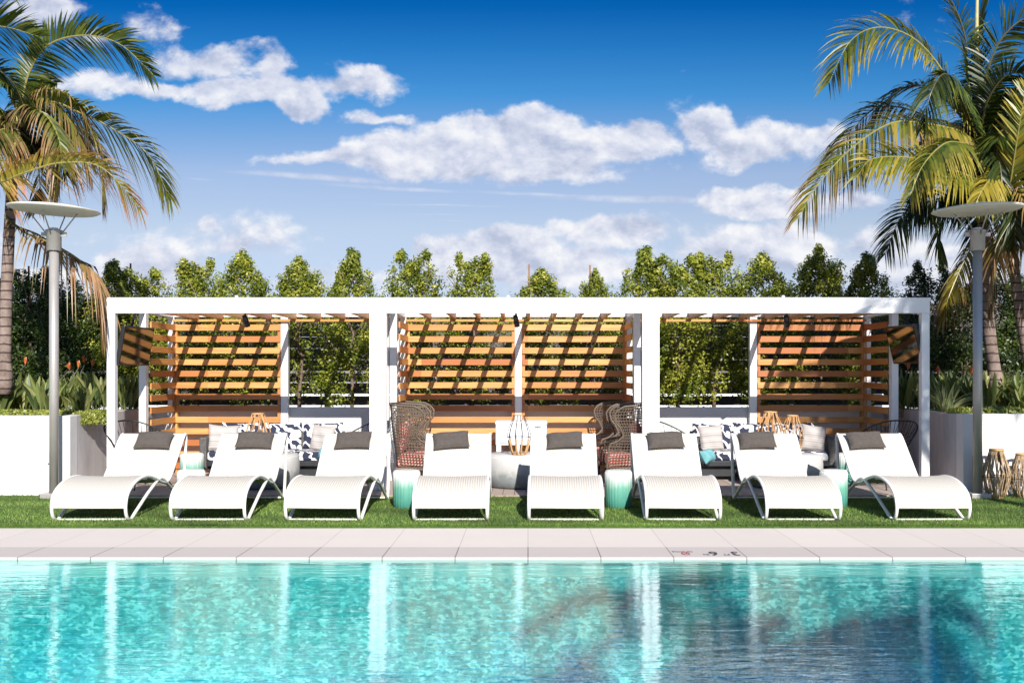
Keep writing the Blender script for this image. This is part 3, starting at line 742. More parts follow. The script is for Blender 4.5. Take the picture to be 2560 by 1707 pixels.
def throw_pillow(label, px, py, d, w_, h_, mt, rx, ry, rz, seed, name='throw_pillow'):
    g = pillow_mesh(w_, h_, .14, seed=seed); o = g.build(name, M[mt]); o.location = (X(px, d), d, Z(py, d)); o.rotation_euler = (rx, ry, rz)
    return tag(o, label, 'pillow')
throw_pillow('pale striped pillow at the left arm of the left sofa', 558, 1095, 13.95, .40, .38, 'striped_cloth', -.25, .06, .25, 1)
throw_pillow('striped pillow at the right end of the left sofa', 806, 1096, 13.95, .34, .38, 'striped_cloth', -.22, .08, -.3, 2)
throw_pillow('pale striped pillow at the left end of the right sofa', 1778, 1096, 13.95, .34, .38, 'striped_cloth', -.22, -.05, .2, 3)
throw_pillow('striped pillow with pointed corners at the right arm of the right sofa', 2033, 1095, 13.9, .33, .37, 'striped_cloth', -.2, .12, -.15, 4)

# ------------------------------------------------------------------ black wire chairs
def make_wire():
    r = thing('wire_chair', 'x', 'chair', (0,0,0), 0, 'black wire chairs in the outer cabanas')
    n = 44; rim = []; low = []
    for k in range(n):
        a = 2*PI*k/n; s = math.sin(a); c_ = math.cos(a)          # +y local is the back
        rim.append(Vector((.37*c_, .33*s+.06*max(0, s), .52+.24*s+.05*abs(c_)*(1 if s > 0 else .4)-.02)))
        low.append(Vector((.13*c_, .11*s-.03, .30)))
    MB().tube(rim, .009, 8, closed=True).build('rim', M['black_wire'], r)
    g = MB().tube(low, .006, 6, closed=True)
    mids = []
    for k in range(n):
        m_ = (rim[k]*.5+low[k]*.5)+Vector((0, .03*math.sin(2*PI*k/n), -.05)); 
        q = cr([rim[k], m_, low[k]], 4); g.tube(q, .0028, 4)
        m2 = (rim[k]*.75+low[(k+3) % n]*.25)+Vector((0, 0, -.03)); 
        if k % 2 == 0: g.tube([rim[k], m2, (rim[(k+5) % n]*.35+low[(k+5) % n]*.65)], .0028, 4)
    g.build('wire_shell', M['black_wire'], r)
    for sx in (-1, 1):
        for sy in (-1, 1): MB().tube([(sx*.12, sy*.10-.03, .30), (sx*.25, sy*.24, .0)], .008, 6).build('leg', M['black_wire'], r)
    MB().tube([(.2*math.cos(2*PI*k/20), .2*math.sin(2*PI*k/20)-.01, .11) for k in range(20)], .005, 5, closed=True).build('leg_ring', M['black_wire'], r)
    return r
wc = make_wire()
WCP = [(350, 13.0, 1.0, 'black wire bucket chair in the left cabana below the left television'),
       (885, 13.05, -1.1, 'black wire bucket chair in the left cabana beside the left double post'),
       (1700, 13.05, 1.1, 'black wire bucket chair in the right cabana beside the right double post'),
       (2205, 13.0, -1.0, 'black wire bucket chair in the right cabana below the right television')]
for i, (px, d, rz, lb) in enumerate(WCP):
    o = wc if i == 0 else copy_tree(wc); o.location = (X(px, d), d, DT); o.rotation_euler.z = rz; o.scale = (1.12,1.12,1.12); o['label'] = lb
throw_pillow('small teal pillow on the wire chair in the left cabana beside the double post', 815, 1136, 12.85, .24, .18, 'teal_cushion', -.5, .1, -.9, 5)
throw_pillow('small teal pillow on the wire chair in the right cabana beside the double post', 1768, 1140, 12.85, .24, .18, 'teal_cushion', -.5, -.1, .9, 6)

# ------------------------------------------------------------------ woven wing chairs
def make_wing():
    """chair facing +x"""
    r = thing('wing_chair', 'x', 'chair', (0,0,0), 0, 'woven wing chairs in the middle cabana')
    def depth(z):                 # forward reach of the wing at height z
        P_ = [(.22,.50),(.30,.52),(.42,.52),(.52,.52),(.555,.50),(.60,.36),(.66,.30),(.74,.36),(.84,.47),(.92,.50),(.98,.46),(1.03,.34)]
        for (a, b), (c_, d) in zip(P_, P_[1:]):
            if z <= c_: t_ = (z-a)/(c_-a); t_ = t_*t_*(3-2*t_); return (b+(d-b)*t_)*.74
        return P_[-1][1]*.74
    W2 = .36
    def shell(s, z):              # s in [-1,1] along the U from wing to wing
        k = (z-.22)/.81; w2 = W2*(.80+.20*k); back = -.26-.10*k; D = depth(z); a = abs(s)
        if a < .42:
            t_ = a/.42*PI/2; x = back+.10*(1-math.cos(t_)); y = math.copysign(w2*math.sin(t_), s) if s else 0.
        else:
            t_ = (a-.42)/.58; x = back+.10+t_*D; y = math.copysign(w2+.03*t_, s)
        return Vector((x, y, z+ (.03*(1-a) if z > .9 else 0)))
    g = MB(); ns = 34; nz = 22
    for i in range(ns+1):
        s = -1+2*i/ns; g.tube([shell(s, .22+.81*j/18) for j in range(19)], .0058, 4, cap=False)
    for j in range(nz+1):
        z = .22+.81*j/nz; g.tube([shell(-1+2*i/28, z) for i in range(29)], .0052, 4, cap=False)
    g.build('woven_shell', M['dark_wicker'], r)
    top = [shell(-1+2*i/28, 1.03) for i in range(29)]
    e1 = [shell(1, 1.03-.81*j/24) for j in range(1, 25)]; e2 = [shell(-1, .22+.81*j/24) for j in range(24)]
    MB().tube(e2+top+e1, .013, 8).build('rim', M['dark_wicker'], r)
    MB().bbox(-.27, .20, -.30, .30, .20, .25, .015).build('seat_frame', M['dark_wicker'], r)
    MB().bbox(-.24, .20, -.27, .27, .252, .42, .03).build('seat_cushion', M['coral_cloth'], r)
    c = pillow_mesh(.52, .42, .13, seed=3); c.xf(Matrix.Translation((-.20, 0, .62)) @ Matrix.Rotation(PI/2, 4, 'Z') @ Matrix.Rotation(.12, 4, 'X')); c.build('back_cushion', M['coral_cloth'], r)
    for sx, sy in ((-.24,-.24),(.19,-.24),(-.24,.24),(.19,.24)): MB().tube([(sx, sy, .20), (sx*1.08, sy*1.05, 0)], [.018,.013], 8).build('leg', M['black_plastic'], r)
    return r
wg = make_wing()
for i, (px, d, rz, lb) in enumerate([(1046, 13.28, .0, 'brown woven wing chair with coral cushions, front one at the left of the middle cabana'),
        (1050, 14.1, -.1, 'brown woven wing chair half hidden behind the front one at the middle cabana left'),
        (1554, 13.28, PI-.0, 'brown woven wing chair with coral cushions, front one at the right of the middle cabana'),
        (1522, 14.1, PI+.15, 'brown woven wing chair with coral pillow half hidden behind the front one at the right')]):
    o = wg if i == 0 else copy_tree(wg); o.location = (X(px, d), d, DT); o.rotation_euler.z = rz; o['label'] = lb

# ------------------------------------------------------------------ white drinks cooler on legs
d = 14.05; cx0, cx1 = X(1239, d), X(1367, d); z0, z1 = Z(1113, d), Z(1053, d)
co = thing('drinks_cooler', 'white drinks cooler chest on legs against the slats of the middle cabana', 'cooler', ((cx0+cx1)/2, 14.25, DT))
MB().bbox(cx0, cx1, d, d+.46, z0, z1-.05, .012).build('chest', M['white_plastic'], co, True)
MB().bbox(cx0-.006, cx1+.006, d-.006, d+.466, z1-.048, z1, .012).build('lid', M['white_plastic'], co, True)
for xa in (cx0+.01, cx1-.075):
    for ya in (d+.01, d+.39): MB().bbox(xa, xa+.065, ya, ya+.06, DT, z0-.001, .006).build('leg', M['white_plastic'], co, True)
ex, ez = X(1344, d), Z(1066, d)
g = MB(); g.box(ex-.045, ex+.045, d-.004, d-.001, ez-.018, ez-.006)
for k in range(5): q = ex-.036+.018*k; g.add([(q-.009, d-.002, ez-.004), (q+.009, d-.002, ez-.004), (q, d-.002, ez+.012+.014*(k == 2))], [(0,1,2)])
g.box(ex-.003, ex+.003, d-.004, d-.001, ez-.034, ez-.022)
g.build('emblem', M['grey_ink'], co, True)
def text_mesh(body, size, mt, loc, rot, name, parent=None, world=False, bold=0.):
    cu = bpy.data.curves.new(name, 'FONT'); cu.body = body; cu.size = size; cu.extrude = .0008; cu.offset = bold; cu.align_x = 'CENTER'; cu.align_y = 'CENTER'
    to = bpy.data.objects.new(name, cu); C.objects.link(to); dg = bpy.context.evaluated_depsgraph_get()
    me = bpy.data.meshes.new_from_object(to.evaluated_get(dg)); bpy.data.objects.remove(to); me.materials.clear(); me.materials.append(mt)
    me.transform(Matrix.Translation(loc) @ rot); return link(name, me, parent, world)
g = MB(); 
for k in range(9): g.box(cx0+.05+k*.012, cx0+.058+k*.012, d-.003, d-.001, z0+.03, z0+.045)
g.box(cx0+.05, cx0+.26, d-.003, d-.001, z0+.02, z0+.024)
g.build('front_mark', M['grey_ink'], co, True)

# ------------------------------------------------------------------ televisions
def tv(label, c, yaw, tilt, s):
    r = thing('television', label, 'television', c, 0, 'televisions hung in the outer cabanas')
    # local: screen faces -y before rotation
    Mx = Matrix.Rotation(yaw, 4, 'Z') @ Matrix.Rotation(tilt, 4, 'X')
    def pb(g, nm, mt): g.xf(Mx); g.build(nm, M[mt], r)
    pb(MB().bbox(-.40, .40, 0, .05, -.25, .25, .006), 'casing', 'black_plastic')
    pb(MB().box(-.378, .378, -.004, -.001, -.228, .228), 'screen', 'screen_glass')
    pb(MB().box(-.10, .10, .05, .09, -.10, .10), 'wall_mount', 'black_plastic')
    MB().tube([Mx @ Vector((0, .08, .05)), Mx @ Vector((0, .12, .24)), Vector((-.06*s, .1, .46))], .018, 8).build('bracket_arm', M['black_plastic'], r)
    return r
tv('black television hung in the left corner of the left cabana, reflecting slats', (X(343, 13.15), 13.15, Z(866, 13.15)), math.radians(84), math.radians(10), 1)
tv('black television hung in the right corner of the right cabana, reflecting slats', (X(2258, 13.15), 13.15, Z(862, 13.15)), math.radians(-84), math.radians(14), -1)

# ------------------------------------------------------------------ pool markings on the coping, read from the water
R180 = Matrix.Rotation(PI, 4, 'Z'); zc = .0045
yc = 8.43
SXY = R180 @ Matrix.Diagonal((.62, 1., 1., 1.))
o = text_mesh('3', .24, M['ink'], (X(1837, yc), yc, zc), SXY, 'depth_numeral', bold=.004); tag(o, 'black upside-down numeral 3 on the pool coping', 'marking', 'depth markings')
o = text_mesh('FT', .085, M['ink'], (X(1813, yc), yc-.05, zc), SXY, 'depth_unit'); tag(o, 'small black letters FT between the two numerals on the coping', 'marking', 'depth markings')
o = text_mesh('6', .24, M['ink'], (X(1783, yc), yc, zc), SXY, 'depth_numeral', bold=.004); tag(o, 'black upside-down numeral 6 on the coping', 'marking', 'depth markings')
o = text_mesh('IN', .085, M['ink'], (X(1763, yc), yc-.05, zc), SXY, 'depth_unit'); tag(o, 'small black letters IN beside the numeral 6 on the coping', 'marking', 'depth markings')
nd = thing('no_diving_mark', 'red no-diving symbol with NO DIVING lettering on the pool coping', 'marking', (X(1709, yc), yc, 0))
text_mesh('NO DIVING', .06, M['ink'], (X(1709, yc), yc+.08, zc), R180 @ Matrix.Diagonal((.55,1.1,1,1)), 'lettering', nd, True)
g = MB(); rx_, ry_ = X(1713, yc), yc-.02
g.tube([(rx_+.032*math.cos(a), ry_+.062*math.sin(a), zc) for a in [i*2*PI/24 for i in range(24)]], .004, 4, closed=True)
g.tube([(rx_-.022, ry_-.044, zc), (rx_+.022, ry_+.044, zc)], .004, 4)
g.build('red_symbol', M['red_ink'], nd, True)
g = MB().tube([(rx_-.035, ry_+.02, zc-.001), (rx_, ry_+.0, zc-.001), (rx_+.03, ry_-.028, zc-.001)], [.003,.005,.002], 4)
g.build('diver_figure', M['ink'], nd, True)
RF = Matrix.Rotation(PI/2, 4, 'X')

# ================================================================== HEDGE
PALL = [(.13,.165,.016),(.18,.215,.02),(.26,.285,.03),(.085,.115,.012),(.33,.335,.045)]
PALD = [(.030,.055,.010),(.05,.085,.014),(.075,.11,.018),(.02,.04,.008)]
def hedge_tree(Ht, seed, N, pal, wide=.5, double=False):
    """leaf cloud from z=.0 to Ht above its soil"""
    global rng
    rng = np.random.default_rng(seed); pr_ = np.random.default_rng(seed+100)
    nc = 190; c = []; rad = []
    for k in range(nc):
        t_ = pr_.uniform(.03, 1)**.72; z = t_*Ht
        top = np.clip((Ht-z)/.95, 0, 1); R = wide*(top**.66)*(.82+.20*np.sin(z*6+seed)+pr_.normal(0,.10)); q = np.sqrt(pr_.uniform(.15, 1)); a = pr_.uniform(0, 2*PI)
        if top < 1 and double: off = (.2 if a < PI else -.2)*(1-top)
        else: off = 0
        c.append((R*q*np.cos(a)+off, R*q*np.sin(a)*.8, z)); rad.append(.05+.09*top*pr_.uniform(.6, 1.3)+.02)
    c = np.array(c); rad = np.array(rad)
    k = pr_.integers(0, nc, N); off = unit(pr_.normal(size=(N,3)))*(pr_.uniform(.25, 1.1, (N,1)))*rad[k][:,None]*np.array([1,1,1.25])
    p = c[k]+off; p[:,2] = np.clip(p[:,2], 0.02, Ht+.1)
    # thin upward shoots on top
    sh = []
    for q in range(16):
        a = pr_.uniform(-.3, .3)*wide*1.8; z0_ = Ht-.35-abs(a)*1.1; hgt_ = pr_.uniform(.15, .38); lean = pr_.normal(0, .06)
        for s in range(34): wq = .035*(1-s/40); sh.append((a+lean*s/34+pr_.normal(0,wq), pr_.normal(0,wq), z0_+hgt_*s/34))
    p = np.concatenate([p, np.array(sh)]); N2 = len(p)
    nr = np.concatenate([off, pr_.normal(size=(len(sh),3))]); nr = unit(nr)+.75*unit(pr_.normal(size=(N2,3)))+np.array([0,-.25,.35])
    col_pal = np.array(pal)
    ki = np.concatenate([k, pr_.integers(0, nc, len(sh))]) % len(pal)
    return leaves('crown', p, nr, .052, .027, col_pal, M['leaf'], idx=ki)
def trunk_mesh(Ht, seed):
    rr = random.Random(seed); g = MB(); pts = [(rr.uniform(-.02,.02)*i, rr.uniform(-.02,.02)*i, Ht*.85*i/7) for i in range(8)]
    g.tube(pts, [.032-.003*i for i in range(8)], 7)
    for k in range(9):
        i = rr.randint(1, 6); a = rr.uniform(0, 6.28); b = Vector(pts[i]); e = b+Vector((math.cos(a)*.33, math.sin(a)*.25, .35)); g.tube([b, (b+e)/2+Vector((0,0,-.03)), e], [.013,.009,.004], 5)
    me = g.build('trunk', M['bark']); m_ = me.data; bpy.data.objects.remove(me); return m_
variants = [(hedge_tree(2.45, s, 12500, PALL, .66, s % 2 == 0), trunk_mesh(2.45, s)) for s in (11, 12, 13, 14, 15)]
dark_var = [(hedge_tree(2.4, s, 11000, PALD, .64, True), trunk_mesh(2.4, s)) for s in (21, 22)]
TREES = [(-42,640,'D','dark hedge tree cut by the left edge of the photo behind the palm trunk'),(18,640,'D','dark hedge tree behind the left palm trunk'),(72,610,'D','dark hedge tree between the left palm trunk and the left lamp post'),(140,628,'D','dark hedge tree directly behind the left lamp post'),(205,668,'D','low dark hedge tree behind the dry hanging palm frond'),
 (262,597,'L','hedge tree over the left corner post of the left cabana'),(325,615,'L','hedge tree with a bare stake over the left end of the left cabana'),
 (452,593,'L','left tree of the first pair above the left cabana beam'),(557,572,'L','tall pointed right tree of the first pair above the left cabana beam'),
 (688,590,'L','left tree of the second pair above the left cabana, with a stake'),(808,570,'L','tall right tree of the second pair above the left cabana'),
 (950,573,'L','narrow hedge tree above the double post between left and middle cabana'),(1085,580,'L','broad hedge tree above the left half of the middle cabana'),
 (1243,614,'L','short hedge tree with a tall bare stake above the centre of the middle cabana'),(1366,618,'L','shortest hedge tree with a stake above the right half of the middle cabana'),
 (1484,566,'L','tall broad hedge tree above the double post between middle and right cabana'),(1556,584,'L','hedge tree joined to the right of the tallest one over the right double post'),
 (1640,578,'L','left tree of the pair above the open half of the right cabana'),(1752,577,'L','right tree of the pair above the right cabana middle post'),
 (1882,563,'L','broad tall hedge tree above the slatted half of the right cabana'),(1990,580,'L','hedge tree above the shaded right end of the right cabana beam'),
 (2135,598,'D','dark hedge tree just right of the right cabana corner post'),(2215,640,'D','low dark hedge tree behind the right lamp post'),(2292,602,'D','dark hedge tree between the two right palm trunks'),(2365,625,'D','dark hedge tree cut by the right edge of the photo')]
rr = random.Random(5)
for i, (u, v, k, lb) in enumerate(TREES):
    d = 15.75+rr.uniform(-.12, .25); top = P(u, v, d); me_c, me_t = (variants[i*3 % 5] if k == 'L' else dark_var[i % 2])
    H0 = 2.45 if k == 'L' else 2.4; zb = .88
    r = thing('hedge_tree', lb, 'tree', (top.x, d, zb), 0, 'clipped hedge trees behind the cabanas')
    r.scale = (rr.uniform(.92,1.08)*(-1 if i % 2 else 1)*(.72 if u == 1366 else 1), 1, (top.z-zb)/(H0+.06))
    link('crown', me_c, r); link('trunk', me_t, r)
for i, (u, v, lb) in enumerate([(300,602,'thin brown stake beside the hedge trees above the left end of the left cabana'),(455,606,'thin brown stake in the first pair of hedge trees above the left cabana'),(686,606,'thin brown stake in the second pair of hedge trees above the left cabana'),
        (1215,604,'tall bare brown stake above the centre of the middle cabana'),(1355,606,'bare brown stake above the right half of the middle cabana'),(66,608,'thin stake left of the left lamp post in the dark hedge')]):
    d = 15.98; t_ = P(u, v+3, d); g = MB().tube([(0,0,0),(0,0,t_.z-.88)], [.019,.015], 7)
    o = g.build('tree_stake', M['fence_post']); o.location = (t_.x, d, .88); tag(o, lb, 'stake', 'stakes among the hedge trees')

# ================================================================== PLANTER PLANTS
def strap_leaf(g_v, g_c, base, az, lean, L, W, col, stalk=.45, rr=None):
    """long leaf: narrow stalk then broad paddle, arching outward"""
    dirh = np.array([math.cos(az), math.sin(az), 0]); side = np.array([-math.sin(az), math.cos(az), 0]); n = 8; pts = []; p = np.array(base, float)
    for i in range(n+1):
        t_ = i/n; ang = lean*(.25+.95*t_); pts.append(p.copy()); p = p+(dirh*math.sin(ang)+np.array([0,0,math.cos(ang)]))*L/n
    tw = (rr or random).uniform(-.9, .9)
    for i in range(n):
        def wd(t_):
            return W*.10 if t_ < stalk*.9 else W*max(.04, math.sin(PI*min(1, (t_-stalk*.8)/(1.02-stalk*.8)))**.7)
        up = np.cross(side, pts[i+1]-pts[i]); up = up/np.linalg.norm(up); sd = side*math.cos(tw)+up*math.sin(tw)
        w0, w1 = wd(i/n), wd((i+1)/n)
        for s in (-1, 1):
            lift = up*.25
            a, b = pts[i], pts[i+1]
            g_v += [a, b, b+(s*sd+lift)*w1/2, a+(s*sd+lift)*w0/2]; f_ = .88 if s > 0 else 1.08; g_c.append(np.array(col)*f_)
def bird_plant(seed, n, L):
    rr = random.Random(seed); v = []; c = []
    for k in range(n):
        col = rr.choice([(.11,.15,.045),(.16,.20,.06),(.22,.25,.075),(.08,.12,.04),(.32,.33,.13)])
        strap_leaf(v, c, (rr.uniform(-.1,.1), rr.uniform(-.1,.1), 0), rr.uniform(0, 6.28), rr.uniform(.15, .95), L*rr.uniform(.65, 1.15), rr.uniform(.045, .08), col, .35, rr)
    return np_mesh('leaves', np.array(v), 4, np.array(c), M['leaf'])
def flower_mesh(seed):
    rr = random.Random(seed); v = []; c = []
    for k in range(7):
        strap_leaf(v, c, (0,0,0), rr.uniform(-.5,.5), rr.uniform(-.5,.9), rr.uniform(.10,.16), .035, (.62,.19,.05) if k < 5 else (.50,.10,.08), .1, rr)
    return np_mesh('flower', np.array(v), 4, np.array(c), M['leaf'])
bv = [bird_plant(s, 44, .60) for s in (1, 2, 3)]; fm = [flower_mesh(s) for s in (1, 2)]
BP = [(-5,905,13.6),(45,900,13.9),(95,905,13.4),(140,905,13.8),(190,903,13.5),(228,900,14.2),(285,905,14.4),(312,895,14.7),(65,880,14.6),(165,880,14.7),(20,885,14.8),
      (2075,900,14.3),(2105,895,14.6),(2160,905,13.7),(2205,905,14.0),(2262,905,13.7),(2310,905,13.9),(2350,905,13.5),(2190,880,14.8),(2285,880,14.7),(2340,885,14.6)]
LEFTN = ['at the left edge of the photo','near the left palm trunk','just left of the left lamp post','just right of the left lamp post','between left lamp post and left cabana','beside the left cabana corner post','seen through the left cabana front post gap','under the left television','behind the hedge left of the left lamp post','at the back between left lamp post and cabana','at the back by the left palm trunk']
RIGHTN = ['under the right television','between right television and right cabana post','just right of the right cabana corner post','between the right cabana post and the right lamp post','just right of the right lamp post','in front of the outer right palm trunk','at the right edge of the photo','at the back left of the right lamp post','at the back between the right palm trunks','at the back by the right edge']
for i, (u, v, d) in enumerate(BP):
    r = thing('bird_of_paradise_plant', 'strap-leaved bird of paradise plant ' + (LEFTN+RIGHTN)[i], 'plant', (P(u, v, d).x, d, .86), rr.uniform(0, 6), 'bird of paradise plants in the planters')
    s = rr.uniform(.82, 1.12); r.scale = (s, s, s*.95)
    link('leaves', bv[i % 3], r)
FLW = [(58,838,14.0,0),(160,850,13.9,2),(212,842,14.1,4),(195,835,14.5,9),(180,845,13.6,3),(2155,860,13.8,13),(2230,860,13.9,14),(2084,850,14.3,11)]
for k, (u, v, d, own) in enumerate(FLW):
    p = P(u, v, d); r = [o for o in C.objects if o.name.startswith('bird_of_paradise_plant')][own]
    base = Vector((r.location.x, r.location.y, .86)); Mi = (Matrix.Translation(r.location) @ Matrix.Rotation(r.rotation_euler.z, 4, 'Z') @ Matrix.Diagonal((*r.scale, 1))).inverted()
    q = Mi @ p
    fo = link('flower', fm[k % 2], r); fo.location = q; fo.scale = (.85,.85,.85); fo.rotation_euler.z = k
    b = MB().tube([(0,0,0), (q.x*.3, q.y*.3, q.z*.6), q], .006, 5).build('flower_stalk', M['fence_wood'], r)
# pale spiky plant
v = []; c = []; r_ = random.Random(9)
for k in range(46): strap_leaf(v, c, (r_.uniform(-.05,.05), r_.uniform(-.05,.05), 0), r_.uniform(0,6.28), r_.uniform(.3,1.5), r_.uniform(.4,.62), .026, r_.choice([(.30,.32,.16),(.22,.26,.12),(.36,.36,.2)]), .02, r_)
o = link('spiky_plant', np_mesh('spiky_plant', np.array(v), 4, np.array(c), M['leaf'])); o.location = (P(2172,940,13.1).x, 13.1, .87); tag(o, 'pale spiky narrow-leaved plant between the right cabana post and right lamp post', 'plant')
# low yellow-green shrubs along the planter front
PALS = [(.20,.23,.035),(.28,.30,.05),(.14,.19,.03),(.36,.36,.09)]
def shrub(seed, sx, sz, N):
    global rng
    rng = np.random.default_rng(seed); d3 = unit(rng.normal(size=(N,3))); d3[:,2] = abs(d3[:,2]); r3 = rng.uniform(.72, 1.03, (N,1)); sup = 1/np.maximum(np.max(abs(d3), 1, keepdims=True), .1)**.55
    p = d3*r3*sup*np.array([sx, .26, sz]); return leaves('foliage', p, d3+.7*unit(rng.normal(size=(N,3))), .042, .028, PALS, M['leaf'])
sv = [shrub(s, .36, .17, 2600) for s in (1, 2, 3)]
for i, (u, lb) in enumerate([(-20,'at the left edge of the photo'),(42,'left of the left lamp post'),(105,'directly behind the left lamp post'),(212,'between the left lamp post and the left cabana'),
        (2215,'just left of the right lamp post'),(2290,'just right of the right lamp post'),(2345,'at the right edge of the photo')]):
    d = 12.78; r = thing('low_shrub', 'clipped yellow-green low shrub ' + lb, 'shrub', (P(u, 940, d).x, d, .86), 0, 'low yellow-green shrubs in the planters')
    r.scale = (1.0 if i not in (3, 4) else .6, 1, rr.uniform(.95, 1.25)); link('foliage', sv[i % 3], r)
    MB().tube([(0,0,0),(0,0,.15)], .012, 5).build('stem', M['bark'], r)

# ================================================================== PALMS
GRN = [(.055,.085,.012),(.09,.12,.016),(.14,.16,.02),(.035,.06,.012)]
YEL = [(.30,.24,.03),(.36,.28,.04),(.22,.21,.03)]
ORG = [(.58,.24,.12),(.50,.20,.10),(.62,.34,.20)]
DRY = [(.30,.17,.08),(.38,.24,.14),(.22,.11,.05),(.17,.14,.03)]
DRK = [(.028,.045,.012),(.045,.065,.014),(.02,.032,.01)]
def frond(pts, parent, roll=60, L=.5, pal=GRN, tip=None, n=64, droop=.35, seed=0, w_=.026, fwd=(72, 30), ragged=0., wd=False, bare=.08):
    rr = random.Random(seed); n = int(n*1.25); path = cr(pts, 12); N = len(path)-1
    seg = [0.]
    for i in range(N): seg.append(seg[-1]+(path[i+1]-path[i]).length)
    tot = seg[-1]
    def at(t_):
        s = t_*tot
        for i in range(N):
            if seg[i+1] >= s or i == N-1:
                k = (s-seg[i])/max(1e-6, seg[i+1]-seg[i]); return path[i].lerp(path[i+1], k), (path[i+1]-path[i]).normalized()
    vs = []; cols = []
    Zu = Vector((0,0,1)); S_prev = None
    for i in range(n):
        t_ = bare+(1-bare)*i/(n-1); p, T = at(t_)
        S0 = T.cross(Zu)
        if S0.length < .05: S0 = S_prev or Vector((0,1,0))
        S0.normalize()
        if S_prev and S0.dot(S_prev) < 0: S0 = -S0
        S_prev = S0; N0 = S0.cross(T).normalized(); ro = math.radians(roll)
        A = S0*math.cos(ro)+N0*math.sin(ro); up = T.cross(A).normalized()
        if up.z < 0: up = -up
        ll = L*(.35+.65*math.sin(PI*min(1, .12+t_*.72))**.8) if t_ < .75 else L*(.35+.65*math.sin(PI*.66)**.8)*(1-.62*((t_-.75)/.25)**1.3)
        ang = math.radians(fwd[0]+(fwd[1]-fwd[0])*t_)
        for s in (-1, 1):
            if rr.random() < ragged: continue
            an = ang+rr.uniform(-.09, .09); D = (A*s*math.sin(an)+T*math.cos(an)+up*rr.uniform(.05, .28)).normalized()
            l = ll*rr.uniform(.8, 1.08); base = Vector(rr.choice(pal)); tipc = Vector(rr.choice(tip)) if tip else base*rr.uniform(.9, 1.3)
            gdr = droop*rr.uniform(.7, 1.4); q = []
            for k in range(5):
                x = k/4; q.append(p+D*l*x+Vector((0,0,-1))*gdr*l*x*x*1.2)
            Wd = T.cross(D); Wd = (T*.55+up*.35*s+Vector((rr.uniform(-.3,.3), rr.uniform(-.3,.3), rr.uniform(-.3,.3)))).normalized()
            Wd = (Wd-D*Wd.dot(D)).normalized(); ww = w_*rr.uniform(1.05, 1.6); W4 = [ww*.45, ww*.95, ww*.8, ww*.45, .001]
            for k in range(4):
                a, b = q[k], q[k+1]; vs += [a-Wd*W4[k]/2, b-Wd*W4[k+1]/2, b+Wd*W4[k+1]/2, a+Wd*W4[k]/2]
                m_ = (k/3)**1.5; cols.append(base.lerp(tipc, m_)*rr.uniform(.92, 1.08))
    # rachis as quads
    nr_ = 5
    for i in range(N):
        r0, r1 = .019*(1-.85*i/N), .019*(1-.85*(i+1)/N); t0 = (path[i+1]-path[i]).normalized(); a = t0.orthogonal().normalized(); b = t0.cross(a)
        for k in range(nr_):
            c0, s0 = math.cos(2*PI*k/nr_), math.sin(2*PI*k/nr_); c1, s1 = math.cos(2*PI*(k+1)/nr_), math.sin(2*PI*(k+1)/nr_)
            vs += [path[i]+(a*c0+b*s0)*r0, path[i]+(a*c1+b*s1)*r0, path[i+1]+(a*c1+b*s1)*r1, path[i+1]+(a*c0+b*s0)*r1]
            cols.append(Vector((.34,.30,.09)) if pal is not DRK else Vector((.12,.10,.04)))
    me = np_mesh('frond', np.array([tuple(x) for x in vs]), 4, np.array([tuple(x) for x in cols]), M['palm_leaf'])
    return link('frond', me, parent, True)
def palm(label, trunk_pts, r0, r1, shaft=None):
    b = Vector(trunk_pts[0]); r = thing('palm_tree', label, 'palm tree', b, 0)
    pts = cr(trunk_pts, 8); n = len(pts); rad = [r0*(1.25 if i < 3 else 1)+(r1-r0)*i/n for i in range(n)]
    MB().tube(pts, rad, 18).build('trunk', M['palm_trunk'], r, True)
    if shaft: MB().tube(cr(shaft, 5), [r1*.8-(r1*.55)*i/(5*(len(shaft)-1)) for i in range(5*(len(shaft)-1)+1)], 12).build('crownshaft', M['fence_post'] if 0 else M['spear'], r, True)
    return r
def P3(*l): return [P(*a) for a in l]
def wild(r, c, n, seed, L=1.7, pal=GRN, azr=(0, 6.28), el=(-.2, 1.1), leaf=.42, tipp=None, w_=.026):
    """generic fronds radiating from the crown centre"""
    rr = random.Random(seed); c = Vector(c)
    for k in range(n):
        az = azr[0]+(azr[1]-azr[0])*(k+rr.uniform(.1,.9))/n; e = rr.uniform(*el); l = L*rr.uniform(.8, 1.15); p = c.copy(); pts = [p.copy()]
        for s in range(5):
            ee = e-s*.38; p = p+Vector((math.cos(az)*math.cos(ee), math.sin(az)*math.cos(ee), math.sin(ee)))*l/5; pts.append(p.copy())
        frond(pts, r, roll=rr.uniform(-25, 25), L=leaf, pal=rr.choice([pal, pal, DRK]) if pal is not DRK else DRK, tip=tipp, n=44, droop=.4, seed=seed*50+k, w_=w_)
